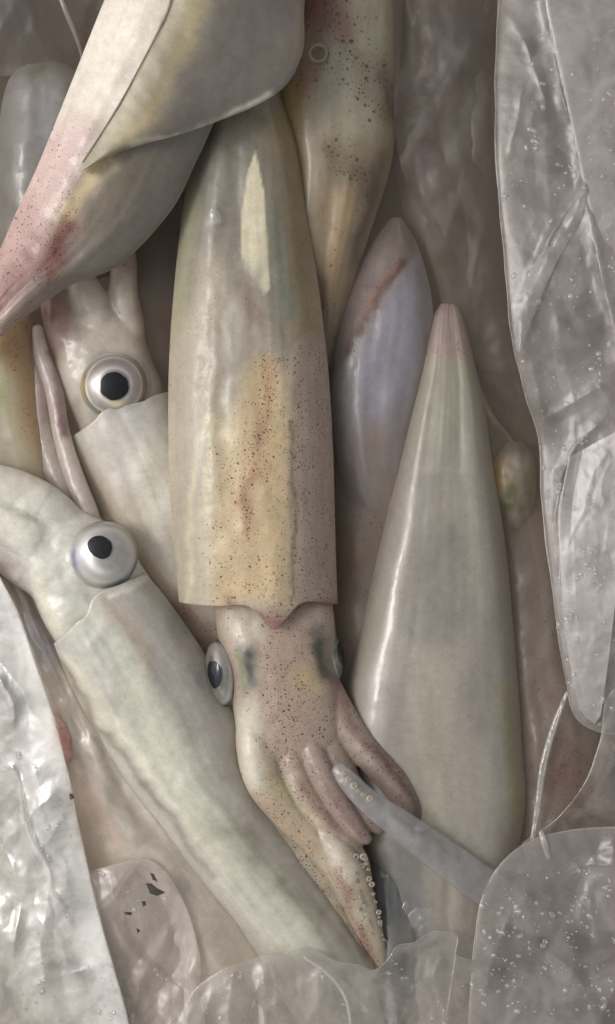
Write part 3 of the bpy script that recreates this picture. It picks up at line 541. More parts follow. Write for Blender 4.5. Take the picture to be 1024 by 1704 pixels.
fuse(sq, [(110, 470, 190, 460, 28, 20), (92, 505, 212, 495, 36, 36), (84, 550, 234, 545, 42, 44), (90, 600, 252, 592, 46, 46), (106, 655, 268, 632, 48, 46), (130, 712, 274, 664, 46, 42), (150, 770, 290, 725, 42, 34)], [
    ([(170, 590, 50, 30), (160, 530, 62, 32), (144, 485, 68, 28), (126, 452, 66, 22), (100, 425, 60, 16), (80, 405, 54, 12)], (204, 196, 182), [([(118, 455), (110, 475)], 8, (160, 122, 112), .6)]),
    ([(222, 600, 46, 22), (216, 540, 58, 25), (206, 490, 64, 25), (207, 440, 66, 22), (204, 395, 60, 18), (198, 350, 50, 14)], (192, 180, 166), [([(212, 440), (208, 400)], 14, (172, 132, 122), .7, .3), ([(232, 440), (236, 520)], 8, (140, 98, 86), .8, .3)]),
    ([(130, 610, 40, 28), (108, 560, 54, 30), (94, 515, 58, 26), (82, 475, 52, 18)], (172, 142, 134), [([(90, 500), (84, 540)], 18, (128, 88, 82), .85, .3), ([(128, 480), (122, 520)], 9, (116, 76, 70), .8, .3)])],
    M_PALE, (200, 191, 178), [([(86, 520), (90, 600)], 12, (158, 122, 116), .8, .15), ([(230, 520), (262, 610)], 12, (164, 140, 124), .6), ([(118, 680), (112, 730)], 16, (176, 156, 150), .7)], voxel=3.0, smooth=12, amp=4, seed=17)
tube('tentacle', sq, [(62, 540, 62, 9), (70, 590, 66, 13), (90, 650, 70, 15), (102, 720, 76, 15), (122, 790, 84, 17), (146, 850, 88, 17), (160, 880, 84, 12)], M_PALE, (188, 176, 168), [([(80, 590), (98, 640), (106, 720)], 7, (124, 86, 92), .85), ([(66, 570), (80, 640)], 7, (200, 190, 190), .6)], nu=150, nv=30, amp=1.5, seed=8)
tube('tentacle', sq, [(60, 560, 50, 8), (66, 640, 54, 15), (72, 720, 62, 18), (98, 800, 74, 20), (120, 850, 78, 16)], M_PALE, (182, 170, 162), [([(60, 600), (75, 700)], 8, (150, 120, 124), .7)], nu=130, nv=30, amp=1.5, seed=9)
eye(sq, 189, 641, 84, 56, (0.02, 0, 1), pup=23, rings=RF, squash=0.62, pupil_ax=(-0.02, 0, 1))
ring('eyelid', sq, 187, 641, 79, 60, 5, M_PALE, (192, 188, 174), [([(138, 650), (150, 688)], 7, (190, 188, 120), .9), ([(165, 695), (190, 700)], 7, (150, 176, 168), .7), ([(240, 600), (245, 650)], 8, (160, 152, 138), .6)], lift=0)

# ------------------------------------------------------------------ squid: lower left
sq = thing('squid', 'pale greenish squid at lower left with bulging eye, mantle slanting right', 'squid', 300, 1250, 0, G_SQ)
loft('mantle', sq, [(540, 1800, 715, 1780, 40, 44), (450, 1660, 668, 1650, 50, 60), (400, 1560, 632, 1570, 58, 66), (330, 1470, 572, 1480, 66, 72), (262, 1382, 502, 1388, 72, 74), (200, 1294, 432, 1298, 78, 74), (154, 1210, 394, 1192, 84, 74), (118, 1140, 344, 1093, 92, 72), (98, 1092, 280, 999, 98, 66), (92, 1075, 247, 960, 100, 62)], M_WET, (180, 175, 163), [
    ('P', [(180, 990), (250, 955), (350, 1090), (420, 1270), (520, 1420), (640, 1600), (560, 1600), (430, 1420), (330, 1290), (250, 1130)], 34, (166, 158, 148), .9),
    ('P', [(190, 1070), (245, 1120), (320, 1260), (430, 1400), (560, 1560), (500, 1600), (400, 1480), (300, 1370), (220, 1230)], 34, (186, 185, 166), .75), ([(215, 1170), (300, 1330), (400, 1460)], 7, (198, 195, 174), .4),
    ([(110, 1090), (170, 1180), (250, 1290), (380, 1450)], 8, (208, 201, 178), .7), ([(100, 1100), (160, 1200), (240, 1310), (360, 1460)], 6, (134, 126, 110), .7), ([(150, 1050), (215, 1100)], 26, (178, 178, 162), .9), ([(175, 1000), (215, 1050), (245, 1100)], 12, (184, 166, 148), .7),
    ([(400, 1380), (500, 1480), (600, 1580)], 40, (126, 118, 102), .8), ([(180, 992), (245, 962)], 5, (218, 206, 192), .8), ([(270, 1090), (290, 1140)], 22, (156, 150, 146), .6)], nu=260, nv=130, lip=True, amp=5, collar=(-24, 0.6, 0.24), seed=19, ripple=1.2)
fuse(sq, [(-90, 870, -60, 760, 70, 34), (-40, 900, 0, 780, 78, 44), (20, 935, 70, 808, 84, 50), (50, 985, 135, 845, 88, 50), (72, 1035, 200, 885, 92, 50), (96, 1075, 240, 945, 90, 48), (130, 1130, 290, 1020, 84, 36)], [
    ([(130, 890, 92, 34), (80, 850, 106, 40), (25, 818, 112, 38), (-40, 798, 112, 32), (-110, 780, 100, 20)], (208, 202, 187), [([(40, 800), (-20, 790)], 10, (206, 200, 186), .6)]),
    ([(110, 930, 92, 34), (55, 893, 110, 38), (0, 862, 116, 36), (-60, 838, 108, 28)], (210, 205, 190), [([(60, 865), (0, 838)], 6, (184, 176, 162), .6)]),
    ([(90, 980, 80, 30), (35, 942, 92, 32), (-10, 912, 94, 28), (-70, 888, 90, 22)], (184, 175, 166), [([(20, 945), (-20, 920)], 12, (150, 134, 128), .6)])],
    M_PALE, (206, 201, 188), [([(60, 880), (100, 940)], 40, (214, 210, 197), .7), ([(66, 970), (90, 1040)], 10, (212, 204, 178), .7), ([(100, 960), (140, 1040)], 26, (184, 184, 170), .7), ([(140, 990), (190, 985)], 12, (170, 164, 152), .6)], voxel=3.5, smooth=14, amp=5, seed=23)
RG = [(0, 200, (158, 153, 147), .95, None, 0), (50, 9, (196, 190, 180), .7, 60, 90), (34, 8, (232, 230, 224), 1, 200, 60), (48, 16, (128, 128, 134), .9, 172, 24), (68, 9, (92, 102, 146), .95, 172, 22), (58, 11, (214, 204, 194), .8, 240, 45), (70, 6, (70, 74, 88), .95, 320, 50), (60, 7, (112, 114, 134), .8, 285, 26), (76, 6, (96, 92, 90), .7, 20, 60)]
eye(sq, 173, 924, 134, 57, (0.12, 0.02, 1), pup=21.5, rings=RG, squash=0.56, pupil_ax=(0.27, 0.14, 1), pup_ell=0.8, rot=math.radians(12))


# ------------------------------------------------------------------ squid: lowest on the left, beige ridges
sq = thing('squid', 'beige ridged squid lying lowest on the left, half covered by the lower left plastic sheet', 'squid', 200, 1350, -60, G_SQ)
loft('mantle', sq, [(0, 960, 60, 980, 42, 10), (10, 1010, 110, 1060, 48, 30), (30, 1090, 165, 1150, 52, 42), (60, 1190, 230, 1250, 54, 50), (95, 1300, 310, 1370, 52, 54), (130, 1420, 400, 1480, 48, 56), (180, 1560, 480, 1590, 42, 54), (240, 1700, 560, 1700, 38, 50), (300, 1800, 600, 1800, 36, 40)], M_PALE, (186, 176, 162), [
    ([(50, 1030), (80, 1080)], 26, (152, 146, 160), .8), ([(100, 1130), (180, 1260), (280, 1380)], 14, (188, 176, 162), .7), ([(80, 1180), (130, 1290), (200, 1420)], 18, (184, 150, 134), .45), ([(150, 1260), (230, 1400)], 12, (146, 138, 124), .7), ([(130, 1350), (160, 1430)], 20, (178, 150, 126), .5), ([(110, 1160), (200, 1290)], 6, (140, 128, 120), .6)], nu=200, nv=110, amp=5, seed=25, ripple=3)
sq2 = thing('squid', 'small patch of pink raw squid flesh at the rim of the lower left plastic sheet', 'squid', 105, 1230, 40, G_SQ)
loft('mantle', sq2, [(85, 1180, 95, 1178, 84, 4), (78, 1205, 116, 1205, 88, 14), (82, 1235, 124, 1235, 90, 18), (90, 1262, 122, 1260, 88, 12), (104, 1282, 110, 1282, 84, 4)], M_WET, (204, 158, 146), [([(105, 1230)], 10, (196, 112, 96), .7)], nu=60, nv=40, amp=7, wl_=14, seed=31)

# ------------------------------------------------------------------ squid: far left orange
sq = thing('squid', 'orange tan speckled squid at the left edge below the pink one, with wet shine', 'squid', 10, 650, -60, G_SQ)
loft('mantle', sq, [(-80, 460, 20, 460, 24, 26), (-80, 520, 50, 515, 38, 40), (-80, 600, 58, 595, 44, 46), (-78, 680, 72, 685, 46, 50), (-70, 750, 92, 760, 46, 48), (-50, 820, 110, 830, 40, 40), (-20, 880, 90, 880, 30, 16)], M_WET, (176, 140, 98, .35), [
    ([(0, 620), (20, 720), (50, 800)], 26, (178, 172, 140), .9, 0), ([(-30, 640), (0, 780)], 40, (184, 178, 160), .9, 0), ([(30, 540), (50, 620)], 22, (176, 138, 92), .8, .5), ([(0, 640), (22, 700)], 8, (168, 176, 120), .6)], nu=130, nv=80, amp=4, seed=27)

# ------------------------------------------------------------------ deeper squid
sq = thing('squid', 'brownish squid deep between the amber squid and the grey cone', 'squid', 620, 950, -80, G_SQ)
loft('mantle', sq, [(600, 640, 720, 640, 0, 20), (566, 740, 740, 740, 24, 36), (556, 850, 745, 850, 34, 44), (552, 960, 740, 960, 36, 46), (548, 1060, 720, 1060, 34, 46), (548, 1160, 700, 1160, 30, 44), (560, 1260, 690, 1260, 24, 36), (590, 1340, 660, 1340, 20, 10)], M_DARK, (120, 104, 90, .25), [
    ([(590, 780), (600, 850)], 36, (126, 114, 106), .7), ([(580, 960), (600, 1000)], 30, (100, 76, 68), .6, .8), ([(575, 1020), (590, 1100)], 30, (112, 98, 88), .7)], nu=130, nv=70, amp=6, seed=33)
sq = thing('squid', 'brown speckled squid in the shade between the grey cone and the right plastic sheet', 'squid', 920, 1200, -80, G_SQ)
loft('mantle', sq, [(850, 820, 900, 815, 8, 14), (820, 880, 955, 870, 28, 34), (826, 980, 985, 970, 36, 46), (838, 1100, 1010, 1090, 40, 52), (850, 1220, 1030, 1210, 42, 54), (860, 1340, 1030, 1330, 40, 54), (866, 1460, 1030, 1450, 36, 50), (870, 1560, 1020, 1560, 30, 30)], M_DARK, (106, 93, 82, .2), [
    ([(870, 1050), (890, 1150)], 40, (112, 100, 88), .7), ([(930, 1260), (950, 1330)], 38, (100, 72, 58), .8, 1.3), ([(880, 1180), (910, 1160)], 26, (102, 78, 66), .6, .6), ([(860, 930), (880, 980)], 30, (104, 92, 80), .7)], nu=150, nv=80, amp=6, seed=35)
loft('head', sq, [(840, 735, 870, 735, 34, 8), (818, 765, 888, 760, 48, 24), (816, 800, 892, 795, 52, 30), (822, 840, 890, 840, 48, 28), (832, 880, 884, 880, 38, 16)], M_DARK, (132, 122, 106), [([(830, 770), (826, 810)], 13, (172, 140, 78), .9), ([(850, 820), (840, 840)], 14, (84, 92, 52), .9), ([(868, 770)], 14, (150, 140, 132), .7), ([(880, 740)], 14, (60, 56, 52), .8)], nu=70, nv=50, amp=8, wl_=25, seed=37)
sq = thing('squid', 'murky grey brown squid at the top right, deep beside the plastic sheet', 'squid', 750, 250, -80, G_SQ)
loft('mantle', sq, [(655, -140, 840, -140, 28, 50), (655, -20, 838, -20, 30, 52), (652, 120, 838, 120, 28, 52), (655, 250, 842, 250, 24, 48), (672, 360, 850, 360, 20, 44), (700, 470, 868, 470, 14, 40), (738, 570, 890, 570, 8, 36), (780, 660, 905, 660, 4, 28), (820, 740, 905, 740, 0, 8)], M_DARK, (98, 87, 79, .06), [
([(730, 60), (720, 180)], 50, (106, 96, 91), .7), ([(690, 0), (680, 120)], 20, (96, 84, 72), .8), ([(770, 200), (760, 320)], 34, (120, 115, 108), .8), ([(805, 40), (800, 200)], 16, (118, 112, 104), .8), ([(800, 330), (810, 420)], 20, (112, 90, 76), .6), ([(690, 300), (720, 420)], 26, (96, 86, 72), .8),
    ([(672, 262), (690, 240), (706, 238)], 10, (60, 42, 42), 1.0), ([(698, 236), (694, 262)], 8, (78, 60, 56), .8), ([(700, 260), (715, 300), (740, 330)], 15, (132, 118, 122), .9), ([(676, 300), (682, 310)], 13, (66, 52, 44), .9), ([(760, 350), (775, 370), (800, 400)], 15, (62, 44, 46), 1.0, .3), ([(765, 375), (795, 385)], 9, (66, 52, 54), .7), ([(798, 410), (806, 450)], 10, (142, 120, 126), .9), ([(700, 340), (740, 360)], 12, (118, 106, 92), .7), ([(720, 440), (740, 490)], 18, (110, 100, 80), .7), ([(790, 470), (830, 560)], 14, (100, 88, 80), .7), ([(830, 560), (860, 680)], 20, (88, 80, 72), .8)], nu=300, nv=130, amp=16, wl_=80, seed=39, mott=.09)
for pts, base, st in (
    ([(806, -60, 8, 14), (800, 60, 8, 20), (796, 180, 6, 22), (800, 300, 2, 22), (812, 400, -4, 18), (830, 500, -10, 9)], (112, 104, 97), [([(800, 120), (797, 200)], 10, (122, 118, 112), .6), ([(805, 330), (812, 400)], 12, (110, 88, 80), .7)]),):
    tube('arm', sq, [(a, b, c+44, d) for a, b, c, d in pts], M_DARK, base, st, nu=100, nv=32, amp=2.5, seed=len(pts)+int(pts[0][0]))
sq = thing('squid', 'grey translucent squid under the pink one at the left top edge', 'squid', 60, 260, -60, G_SQ)
loft('mantle', sq, [(40, 105, 100, 100, 40, 10), (14, 135, 135, 130, 46, 34), (0, 200, 150, 200, 50, 42), (-6, 290, 150, 290, 50, 44), (-8, 380, 130, 380, 44, 42), (0, 460, 100, 460, 34, 30), (20, 520, 60, 520, 26, 6)], M_WET, (134, 132, 130), [([(60, 170), (70, 230)], 30, (148, 148, 152), .7), ([(20, 260), (20, 360)], 16, (110, 104, 100), .7), ([(80, 110), (60, 130)], 12, (104, 100, 74), .6)], nu=120, nv=70, amp=6, seed=41)
sq = thing('squid', 'dark red brown squid deep in the gap left of the amber mantle', 'squid', 260, 500, -80, G_SQ)
loft('mantle', sq, [(200, 300, 330, 300, -14, 30), (165, 380, 330, 380, -8, 40), (160, 460, 330, 460, -6, 44), (190, 560, 330, 560, -8, 42), (225, 650, 330, 650, -14, 34), (260, 720, 320, 720, -20, 8)], M_DARK, (92, 66, 54, .2), [([(270, 400), (275, 500)], 24, (96, 94, 96), .8), ([(170, 450), (180, 500)], 20, (134, 102, 80), .8), ([(250, 560), (270, 620)], 24, (92, 60, 48), .7)], nu=110, nv=60, amp=6, seed=43)
sq = thing('squid', 'dark grey squid tip under the sucker lined arm, near the bottom', 'squid', 690, 1500, -80, G_SQ)
loft('mantle', sq, [(600, 1380, 680, 1370, 46, 16), (600, 1440, 700, 1430, 62, 40), (604, 1510, 710, 1500, 66, 48), (610, 1590, 715, 1580, 66, 50), (620, 1680, 715, 1680, 62, 44), (640, 1760, 700, 1760, 56, 20)], M_WET, (98, 97, 92), [([(650, 1430), (650, 1530)], 30, (92, 95, 96), .8), ([(700, 1500), (690, 1580)], 20, (126, 118, 108), .8)], nu=110, nv=60, amp=4, seed=45)

# ------------------------------------------------------------------ the plastic bag
bag = thing('plastic_bag', 'crumpled clear plastic bag with water beads, opened round the heap of squid', 'plastic bag', 512, 852, -170)
def facets(X, Y, cell, seed):
    """crease pattern: flat facets meeting in ridges (difference of the two nearest sites)"""
    xs = X/cell+fbm(X, Y, cell*1.5, seed)*0.5; ys = Y/(cell*1.7)+fbm(X, Y, cell*1.5, seed+3)*0.5
    xi = np.floor(xs); yi = np.floor(ys); f1 = np.full(X.shape, 9.0); f2 = np.full(X.shape, 9.0)
    for a in (-1, 0, 1):
        for b in (-1, 0, 1):
            cx, cy = xi+a, yi+b; u = np.sin(cx*127.1+cy*311.7+seed)*43758.5453; v = np.sin(cx*269.5+cy*183.3+seed)*43758.5453
            d = np.hypot(cx+(u-np.floor(u))-xs, cy+(v-np.floor(v))-ys)
            f2 = np.minimum(f2, np.maximum(f1, d)); f1 = np.minimum(f1, d)
    return (f2-f1)*cell
def crumple(seed, n=34, hmin=3, hmax=14, box=(800, -100, 1200, 1800), wmin=12, wmax=60, wob=30, fac=0.075):
    r = np.random.default_rng(seed); L = []
    for k in range(n):
        a = r.uniform(-0.9, 0.9)+math.pi*(r.random() < 0.15); L.append((r.uniform(box[0], box[2]), r.uniform(box[1], box[3]), math.cos(a), math.sin(a), r.uniform(hmin, hmax)*r.choice([-1, 1]), r.uniform(wmin, wmax), r.uniform(60, 240), r.uniform(1.5, 5)))
    def f(X, Y):
        xw = X+fbm(X, Y, 120, seed)*wob; yw = Y+fbm(X, Y, 120, seed+5)*wob; Z = 0*X
        for cx, cy, ca, sa, h, w, lw_, asy in L:
            d = (xw-cx)*ca+(yw-cy)*sa; t = -(xw-cx)*sa+(yw-cy)*ca
            Z = Z+h*np.clip(1-np.where(d > 0, d/w, -d/(w*asy)), 0, 1)**1.3*np.exp(-(t/lw_)**2)
        m = 0.35+0.65*np.clip(fbm(X, Y, 160, seed+30)+0.5, 0, 1)
        return Z+1.2*fbm(X, Y, 40, seed+8)-fac*m*(facets(X, Y, 95, seed*3.1)+0.55*facets(X+31, Y-17, 38, seed*1.7+2))
    return f
def creases(lines, X, Y):
    Z = 0*X
    for pts, w, h in lines: 
        d = segdist(X+fbm(X, Y, 26, 3)*4, Y+fbm(X, Y, 26, 4)*4, pts)
        Z = Z+0.6*h*np.clip(1-d/(w*1.8), 0, 1)**2*(0.55+0.6*fbm(X, Y, 60, 9))
    return Z
def hem(parent, pts, r, seed=0, mat=None):
    r = r*0.6
    Q = spl([(x, y, z, r) for x, y, z in pts], 90); Q[:, 3] = r*(0.35+0.9*np.clip(fbm(Q[:, 0], Q[:, 1], 70, seed+4)+0.45, 0, 1.1)); Q[:, 0] += fbm(Q[:, 0], Q[:, 1], 45, seed)*1.5
    o = tube('fold_edge', parent, Q, mat or F_EDGE, (200, 200, 200), nu=260, nv=8, amp=1.5, seed=seed)
    return o
def drops(parent, G, n, box, smin=1.6, smax=5.5, seed=0, name='water_beads', big=0):
    """beads of water sitting on a sheet"""
    X, Y, Z = G; r = np.random.default_rng(seed)
    V = []; F = []; nr, ns = 5, 12
    cand = np.argwhere((X > box[0]) & (X < box[2]) & (Y > box[1]) & (Y < box[3]) & (np.arange(X.shape[0])[:, None] > 1) & (np.arange(X.shape[0])[:, None] < X.shape[0]-2) & (np.arange(X.shape[1])[None] > 1) & (np.arange(X.shape[1])[None] < X.shape[1]-2))
    cl = cand[r.integers(0, len(cand), max(3, n//9))]
    for k in range(n):
        if r.random() < 0.55:
            c = cl[r.integers(0, len(cl))]; i = int(np.clip(c[0]+r.normal(0, 5), 1, X.shape[0]-2)); j = int(np.clip(c[1]+r.normal(0, 5), 1, X.shape[1]-2))
        else: i, j = cand[r.integers(0, len(cand))]
        p = np.array([X[i, j], Y[i, j], Z[i, j]])
        a = np.array([X[i+1, j]-X[i-1, j], Y[i+1, j]-Y[i-1, j], Z[i+1, j]-Z[i-1, j]]); b = np.array([X[i, j+1]-X[i, j-1], Y[i, j+1]-Y[i, j-1], Z[i, j+1]-Z[i, j-1]])
        nn = np.cross(a, b); nn /= np.linalg.norm(nn)+1e-9; nn = nn if nn[2] > 0 else -nn
        t1 = np.cross(nn, [0, 1, 0]); t1 /= np.linalg.norm(t1)+1e-9; t2 = np.cross(nn, t1)
        s = smin+(smax-smin)*r.random()**2.6; el = r.uniform(0.75, 1.35); ph = r.uniform(0, 6.28); b0 = len(V)
        for q in range(nr):
            al = math.pi/2*(q/(nr-1)) ; rad = s*math.cos(al)*(1.0 if q else 1.0); hh = s*0.62*math.sin(al)
            for w in range(ns):
                an = 2*math.pi*w/ns; ux, uy = math.cos(an)*rad*el, math.sin(an)*rad/el
                u2, v2 = ux*math.cos(ph)-uy*math.sin(ph), ux*math.sin(ph)+uy*math.cos(ph)
                V.append(p+t1*u2+t2*v2+nn*(hh+0.5))
        for q in range(nr-1):
            for w in range(ns): F.append([b0+q*ns+w, b0+q*ns+(w+1) % ns, b0+(q+1)*ns+(w+1) % ns, b0+(q+1)*ns+w])
        F.append([b0+w for w in range(ns)][::-1])
    V = np.array(V); o = link_mesh(name, W(V[:, 0], V[:, 1], V[:, 2]), F, M_WATER, parent); o['kind'] = 'stuff'; return o

# bottom of the bag under everything
cf = crumple(1, 60, 4, 16, (-200, -200, 1250, 1950), 20, 90)
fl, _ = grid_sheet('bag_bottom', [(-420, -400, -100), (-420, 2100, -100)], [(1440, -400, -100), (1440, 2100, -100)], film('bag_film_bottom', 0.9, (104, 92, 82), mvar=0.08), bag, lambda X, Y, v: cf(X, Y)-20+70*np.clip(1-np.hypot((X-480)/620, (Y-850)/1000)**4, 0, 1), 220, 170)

# upper left, dark wrinkled plastic
cf2 = crumple(3, 20, 3, 9, (-100, -100, 360, 140), 15, 50)
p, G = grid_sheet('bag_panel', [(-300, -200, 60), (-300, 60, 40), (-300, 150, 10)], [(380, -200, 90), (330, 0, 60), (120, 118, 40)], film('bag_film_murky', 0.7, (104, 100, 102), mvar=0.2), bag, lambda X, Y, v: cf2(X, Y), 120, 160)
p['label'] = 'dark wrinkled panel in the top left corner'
hem(p, [(330, -60, 60), (312, 30, 58), (290, 60, 55)], 2)
tube('fold_edge', p, [(90, -30, 78, 3), (110, 20, 80, 4), (130, 70, 72, 3), (140, 110, 56, 2)], F_EDGE, (200, 200, 200), nu=60, nv=8)
# gap film beside the amber squid
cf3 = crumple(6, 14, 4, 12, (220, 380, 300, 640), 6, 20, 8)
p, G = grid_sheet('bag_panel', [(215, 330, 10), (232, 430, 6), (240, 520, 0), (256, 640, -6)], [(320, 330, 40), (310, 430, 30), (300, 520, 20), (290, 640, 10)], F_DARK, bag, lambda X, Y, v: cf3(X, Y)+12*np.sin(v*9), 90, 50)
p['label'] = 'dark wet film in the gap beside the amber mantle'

# film lying over the murky squid
cfK = crumple(61, 30, 2, 8, (640, -100, 860, 560), 20, 70, 20, fac=0.05)
pK, GK = grid_sheet('bag_panel', [(652, -160, 66), (656, 0, 66), (654, 140, 68), (664, 260, 66), (690, 350, 60), (716, 430, 52), (742, 520, 40), (790, 620, 26)], [(860, -160, 60), (856, 0, 60), (850, 140, 62), (856, 260, 62), (866, 350, 58), (876, 430, 52), (890, 520, 46), (906, 620, 40)],
    film('bag_film_over_pile', 0.28, (104, 93, 86), mvar=0.2, gloss=.03, rough=.4), bag, lambda X, Y, v: 24+cfK(X, Y)+6*np.sin(v*math.pi), 260, 110)
pK['label'] = 'thin film over the murky squid at top right'
# right side
edgeR = [(838, -160, 40), (830, 0, 46), (824, 160, 52), (828, 300, 58), (840, 430, 60), (852, 560, 62), (876, 660, 60), (898, 735, 58), (902, 830, 60), (916, 950, 64), (930, 1060, 66), (942, 1130, 68), (956, 1190, 70), (990, 1215, 70), (1040, 1225, 70), (1110, 1250, 70)]
edgeR = [(a, b, c+45) for a, b, c in edgeR]
farR = [(1330, y-60, 190) for _, y, _ in edgeR]
cfR = crumple(11, 40, 1.5, 5, (830, -100, 1200, 1250), 30, 110, fac=0.04)
crR = [([(905, -40), (930, 120), (962, 250), (985, 380), (1015, 520), (1060, 640)], 14, 18), ([(968, 312), (925, 380), (880, 470), (856, 520)], 10, 13), ([(968, 312), (1000, 330), (1060, 320)], 8, 8), ([(935, 790), (920, 880), (935, 1000), (950, 1100)], 10, 10),
       ([(1000, 760), (980, 900), (990, 1040), (975, 1150)], 12, 12), ([(885, 610), (905, 700), (1000, 640)], 12, 9), ([(1010, 690), (960, 740), (930, 800)], 12, 10), ([(960, 1090), (955, 1160), (975, 1200), (990, 1160), (985, 1080)], 7, 9), ([(840, 20), (870, 60), (905, 160)], 10, 8), ([(850, 250), (870, 150)], 8, 6)]
pR, GR = grid_sheet('bag_panel', edgeR, farR, F_RIGHT, bag, lambda X, Y, v: np.clip(v*8, 0, 1)*(cfR(X, Y)+creases(crR, X, Y))+14*np.sqrt(np.clip(v*6, 0, 1)), 520, 230)
pR['label'] = 'tall right hand panel with water beads'
hem(pR, edgeR, 2.6, 1)
drops(pR, GR, 280, (835, -20, 1030, 1210), seed=2, smax=7)
# second layer on the far right
e2 = [(898, -160, 110), (908, 0, 112), (932, 120, 112), (958, 240, 112), (980, 350, 112), (1005, 480, 112), (1040, 620, 114), (1100, 760, 116)]
e2 = [(a, b, c+34) for a, b, c in e2]
p2, G2 = grid_sheet('bag_panel', e2, [(1330, y-20, 204) for _, y, _ in e2], F_FOLD, bag, lambda X, Y, v: np.clip(v*8, 0, 1)*cfR(X+300, Y+77)*0.7+4*np.sqrt(np.clip(v*6, 0, 1)), 260, 120)
p2['label'] = 'second layer of film in the top right corner'
hem(p2, e2, 1.6, 2); drops(p2, G2, 36, (915, -20, 1030, 600), seed=4, smax=4)
# triangular fold
e3 = [(968, 308, 104), (930, 365, 96), (880, 455, 90), (852, 505, 88), (862, 580, 86)]
e3 = [(a, b, c+36) for a, b, c in e3]
p3, G3 = grid_sheet('bag_panel', e3, [(985, 312, 148), (965, 370, 144), (925, 440, 138), (890, 520, 134), (866, 588, 128)], F_FOLD, bag, lambda X, Y, v: 3*fbm(X, Y, 30, 5)+5*np.sin(v*math.pi), 90, 40)
p3['label'] = 'narrow triangular fold on the right panel'
# lower fold lobe
e4 = [(948, 760, 96), (930, 860, 94), (934, 980, 94), (946, 1090, 92), (966, 1178, 88), (990, 1205, 88)]
e4 = [(a, b, c+40) for a, b, c in e4]
p4, G4 = grid_sheet('bag_panel', e4, [(1060, 700, 168), (1040, 820, 164), (1030, 940, 162), (1020, 1040, 158), (1010, 1120, 150), (1000, 1190, 138)], F_FOLD, bag, lambda X, Y, v: np.clip(v*5, 0, 1)*cfR(X+90, Y+400)*1.1+4*np.sqrt(np.clip(v*4, 0, 1)), 220, 90)
p4['label'] = 'lighter lobed fold low on the right panel'
hem(p4, e4, 1.8, 3); drops(p4, G4, 60, (935, 760, 1030, 1200), seed=6)

# right lower wedge between the two
e5 = [(1200, 1100, 110), (1060, 1130, 110), (1012, 1160, 104), (1000, 1230, 96), (975, 1300, 88), (930, 1360, 80), (885, 1392, 72), (868, 1405, 70)]
e5 = [(a, b, c+30) for a, b, c in e5]
p5, G5 = grid_sheet('bag_panel', e5, [(1250, 1500, 120), (1200, 1500, 120), (1150, 1490, 116), (1100, 1480, 110), (1040, 1470, 100), (980, 1460, 92), (920, 1450, 84), (880, 1440, 76)], F_LOW, bag, lambda X, Y, v: np.clip(v*6, 0, 1)*cfR(X-40, Y-300)+3*np.sqrt(np.clip(v*5, 0, 1)), 200, 100)
p5['label'] = 'thin clear fold above the lower right panel'
hem(p5, e5, 2, 4)
tube('fold_edge', p5, [(945, 1150, 114, 3), (925, 1200, 114, 5), (905, 1270, 110, 6), (895, 1340, 108, 5), (886, 1400, 106, 4)], F_EDGE, (200, 200, 200), nu=120, nv=12, amp=3, seed=3)
tube('fold_edge', p5, [(900, 1382, 140, 4), (905, 1400, 142, 5), (915, 1430, 138, 4)], F_EDGE, (200, 200, 200), nu=50, nv=12, amp=3, seed=4)
# lower right panel
e6 = [(774, 1850, 80), (780, 1704, 92), (786, 1610, 98), (796, 1530, 102), (812, 1470, 104), (846, 1425, 106), (885, 1398, 108), (950, 1382, 112), (1040, 1376, 118), (1200, 1368, 124)]
e6 = [(a, b, c+26) for a, b, c in e6]
cfL = crumple(21, 36, 2, 6, (780, 1380, 1200, 1850), 22, 80, fac=0.05)
crL = [([(815, 1500), (830, 1462), (900, 1448), (950, 1450), (985, 1438), (1100, 1450)], 9, 12), ([(860, 1560), (900, 1580), (950, 1610)], 12, 8), ([(800, 1690), (820, 1600), (850, 1520)], 12, 9), ([(890, 1400), (960, 1392), (1100, 1390)], 6, 9)]
pL, GL = grid_sheet('bag_panel', e6, [(1300, 2050, 146), (1300, 2000, 146), (1300, 1950, 146), (1300, 1900, 146), (1300, 1850, 146), (1300, 1800, 146), (1300, 1750, 146), (1300, 1700, 146), (1300, 1600, 150), (1300, 1500, 152)], F_RIGHT, bag,
    lambda X, Y, v: np.clip(v*9, 0, 1)*(cfL(X, Y)+creases(crL, X, Y))+6*np.sqrt(np.clip(v*7, 0, 1)), 360, 240)
pL['label'] = 'lower right panel beaded with water'
hem(pL, e6, 3, 5); drops(pL, GL, 210, (800, 1450, 1030, 1715), seed=8, smax=6.5)

# left flap, the strong light on it put into its film
e7 = [(-60, 860, 120), (0, 960, 128), (30, 1020, 130), (55, 1090, 132), (85, 1180, 132), (112, 1280, 130), (132, 1380, 128), (152, 1470, 126), (172, 1550, 124), (192, 1620, 122), (214, 1704, 120), (240, 1850, 116)]
cfW = crumple(31, 44, 3, 9, (-250, 900, 220, 1850), 18, 70)
crW = [([(20, 1280), (34, 1300), (52, 1370), (60, 1400), (84, 1450), (88, 1480), (105, 1510)], 6, 10), ([(0, 1130), (24, 1170), (20, 1200)], 8, 7), ([(10, 1420), (60, 1520), (110, 1600)], 14, 10), ([(40, 1480), (20, 1600)], 12, 10), ([(60, 1640), (150, 1610)], 12, 8)]
pW, GW = grid_sheet('bag_panel', e7, [(-420, y+100, -70) for _, y, _ in e7], F_LEFT, bag, lambda X, Y, v: np.clip(v*9, 0, 1)*(cfW(X, Y)+creases(crW, X, Y))+5*np.sqrt(np.clip(v*6, 0, 1)), 380, 260)
pW['label'] = 'lower left panel with the bright light put into its film'
hem(pW, e7, 2.8, 6); drops(pW, GW, 90, (-10, 1250, 210, 1715), seed=10)
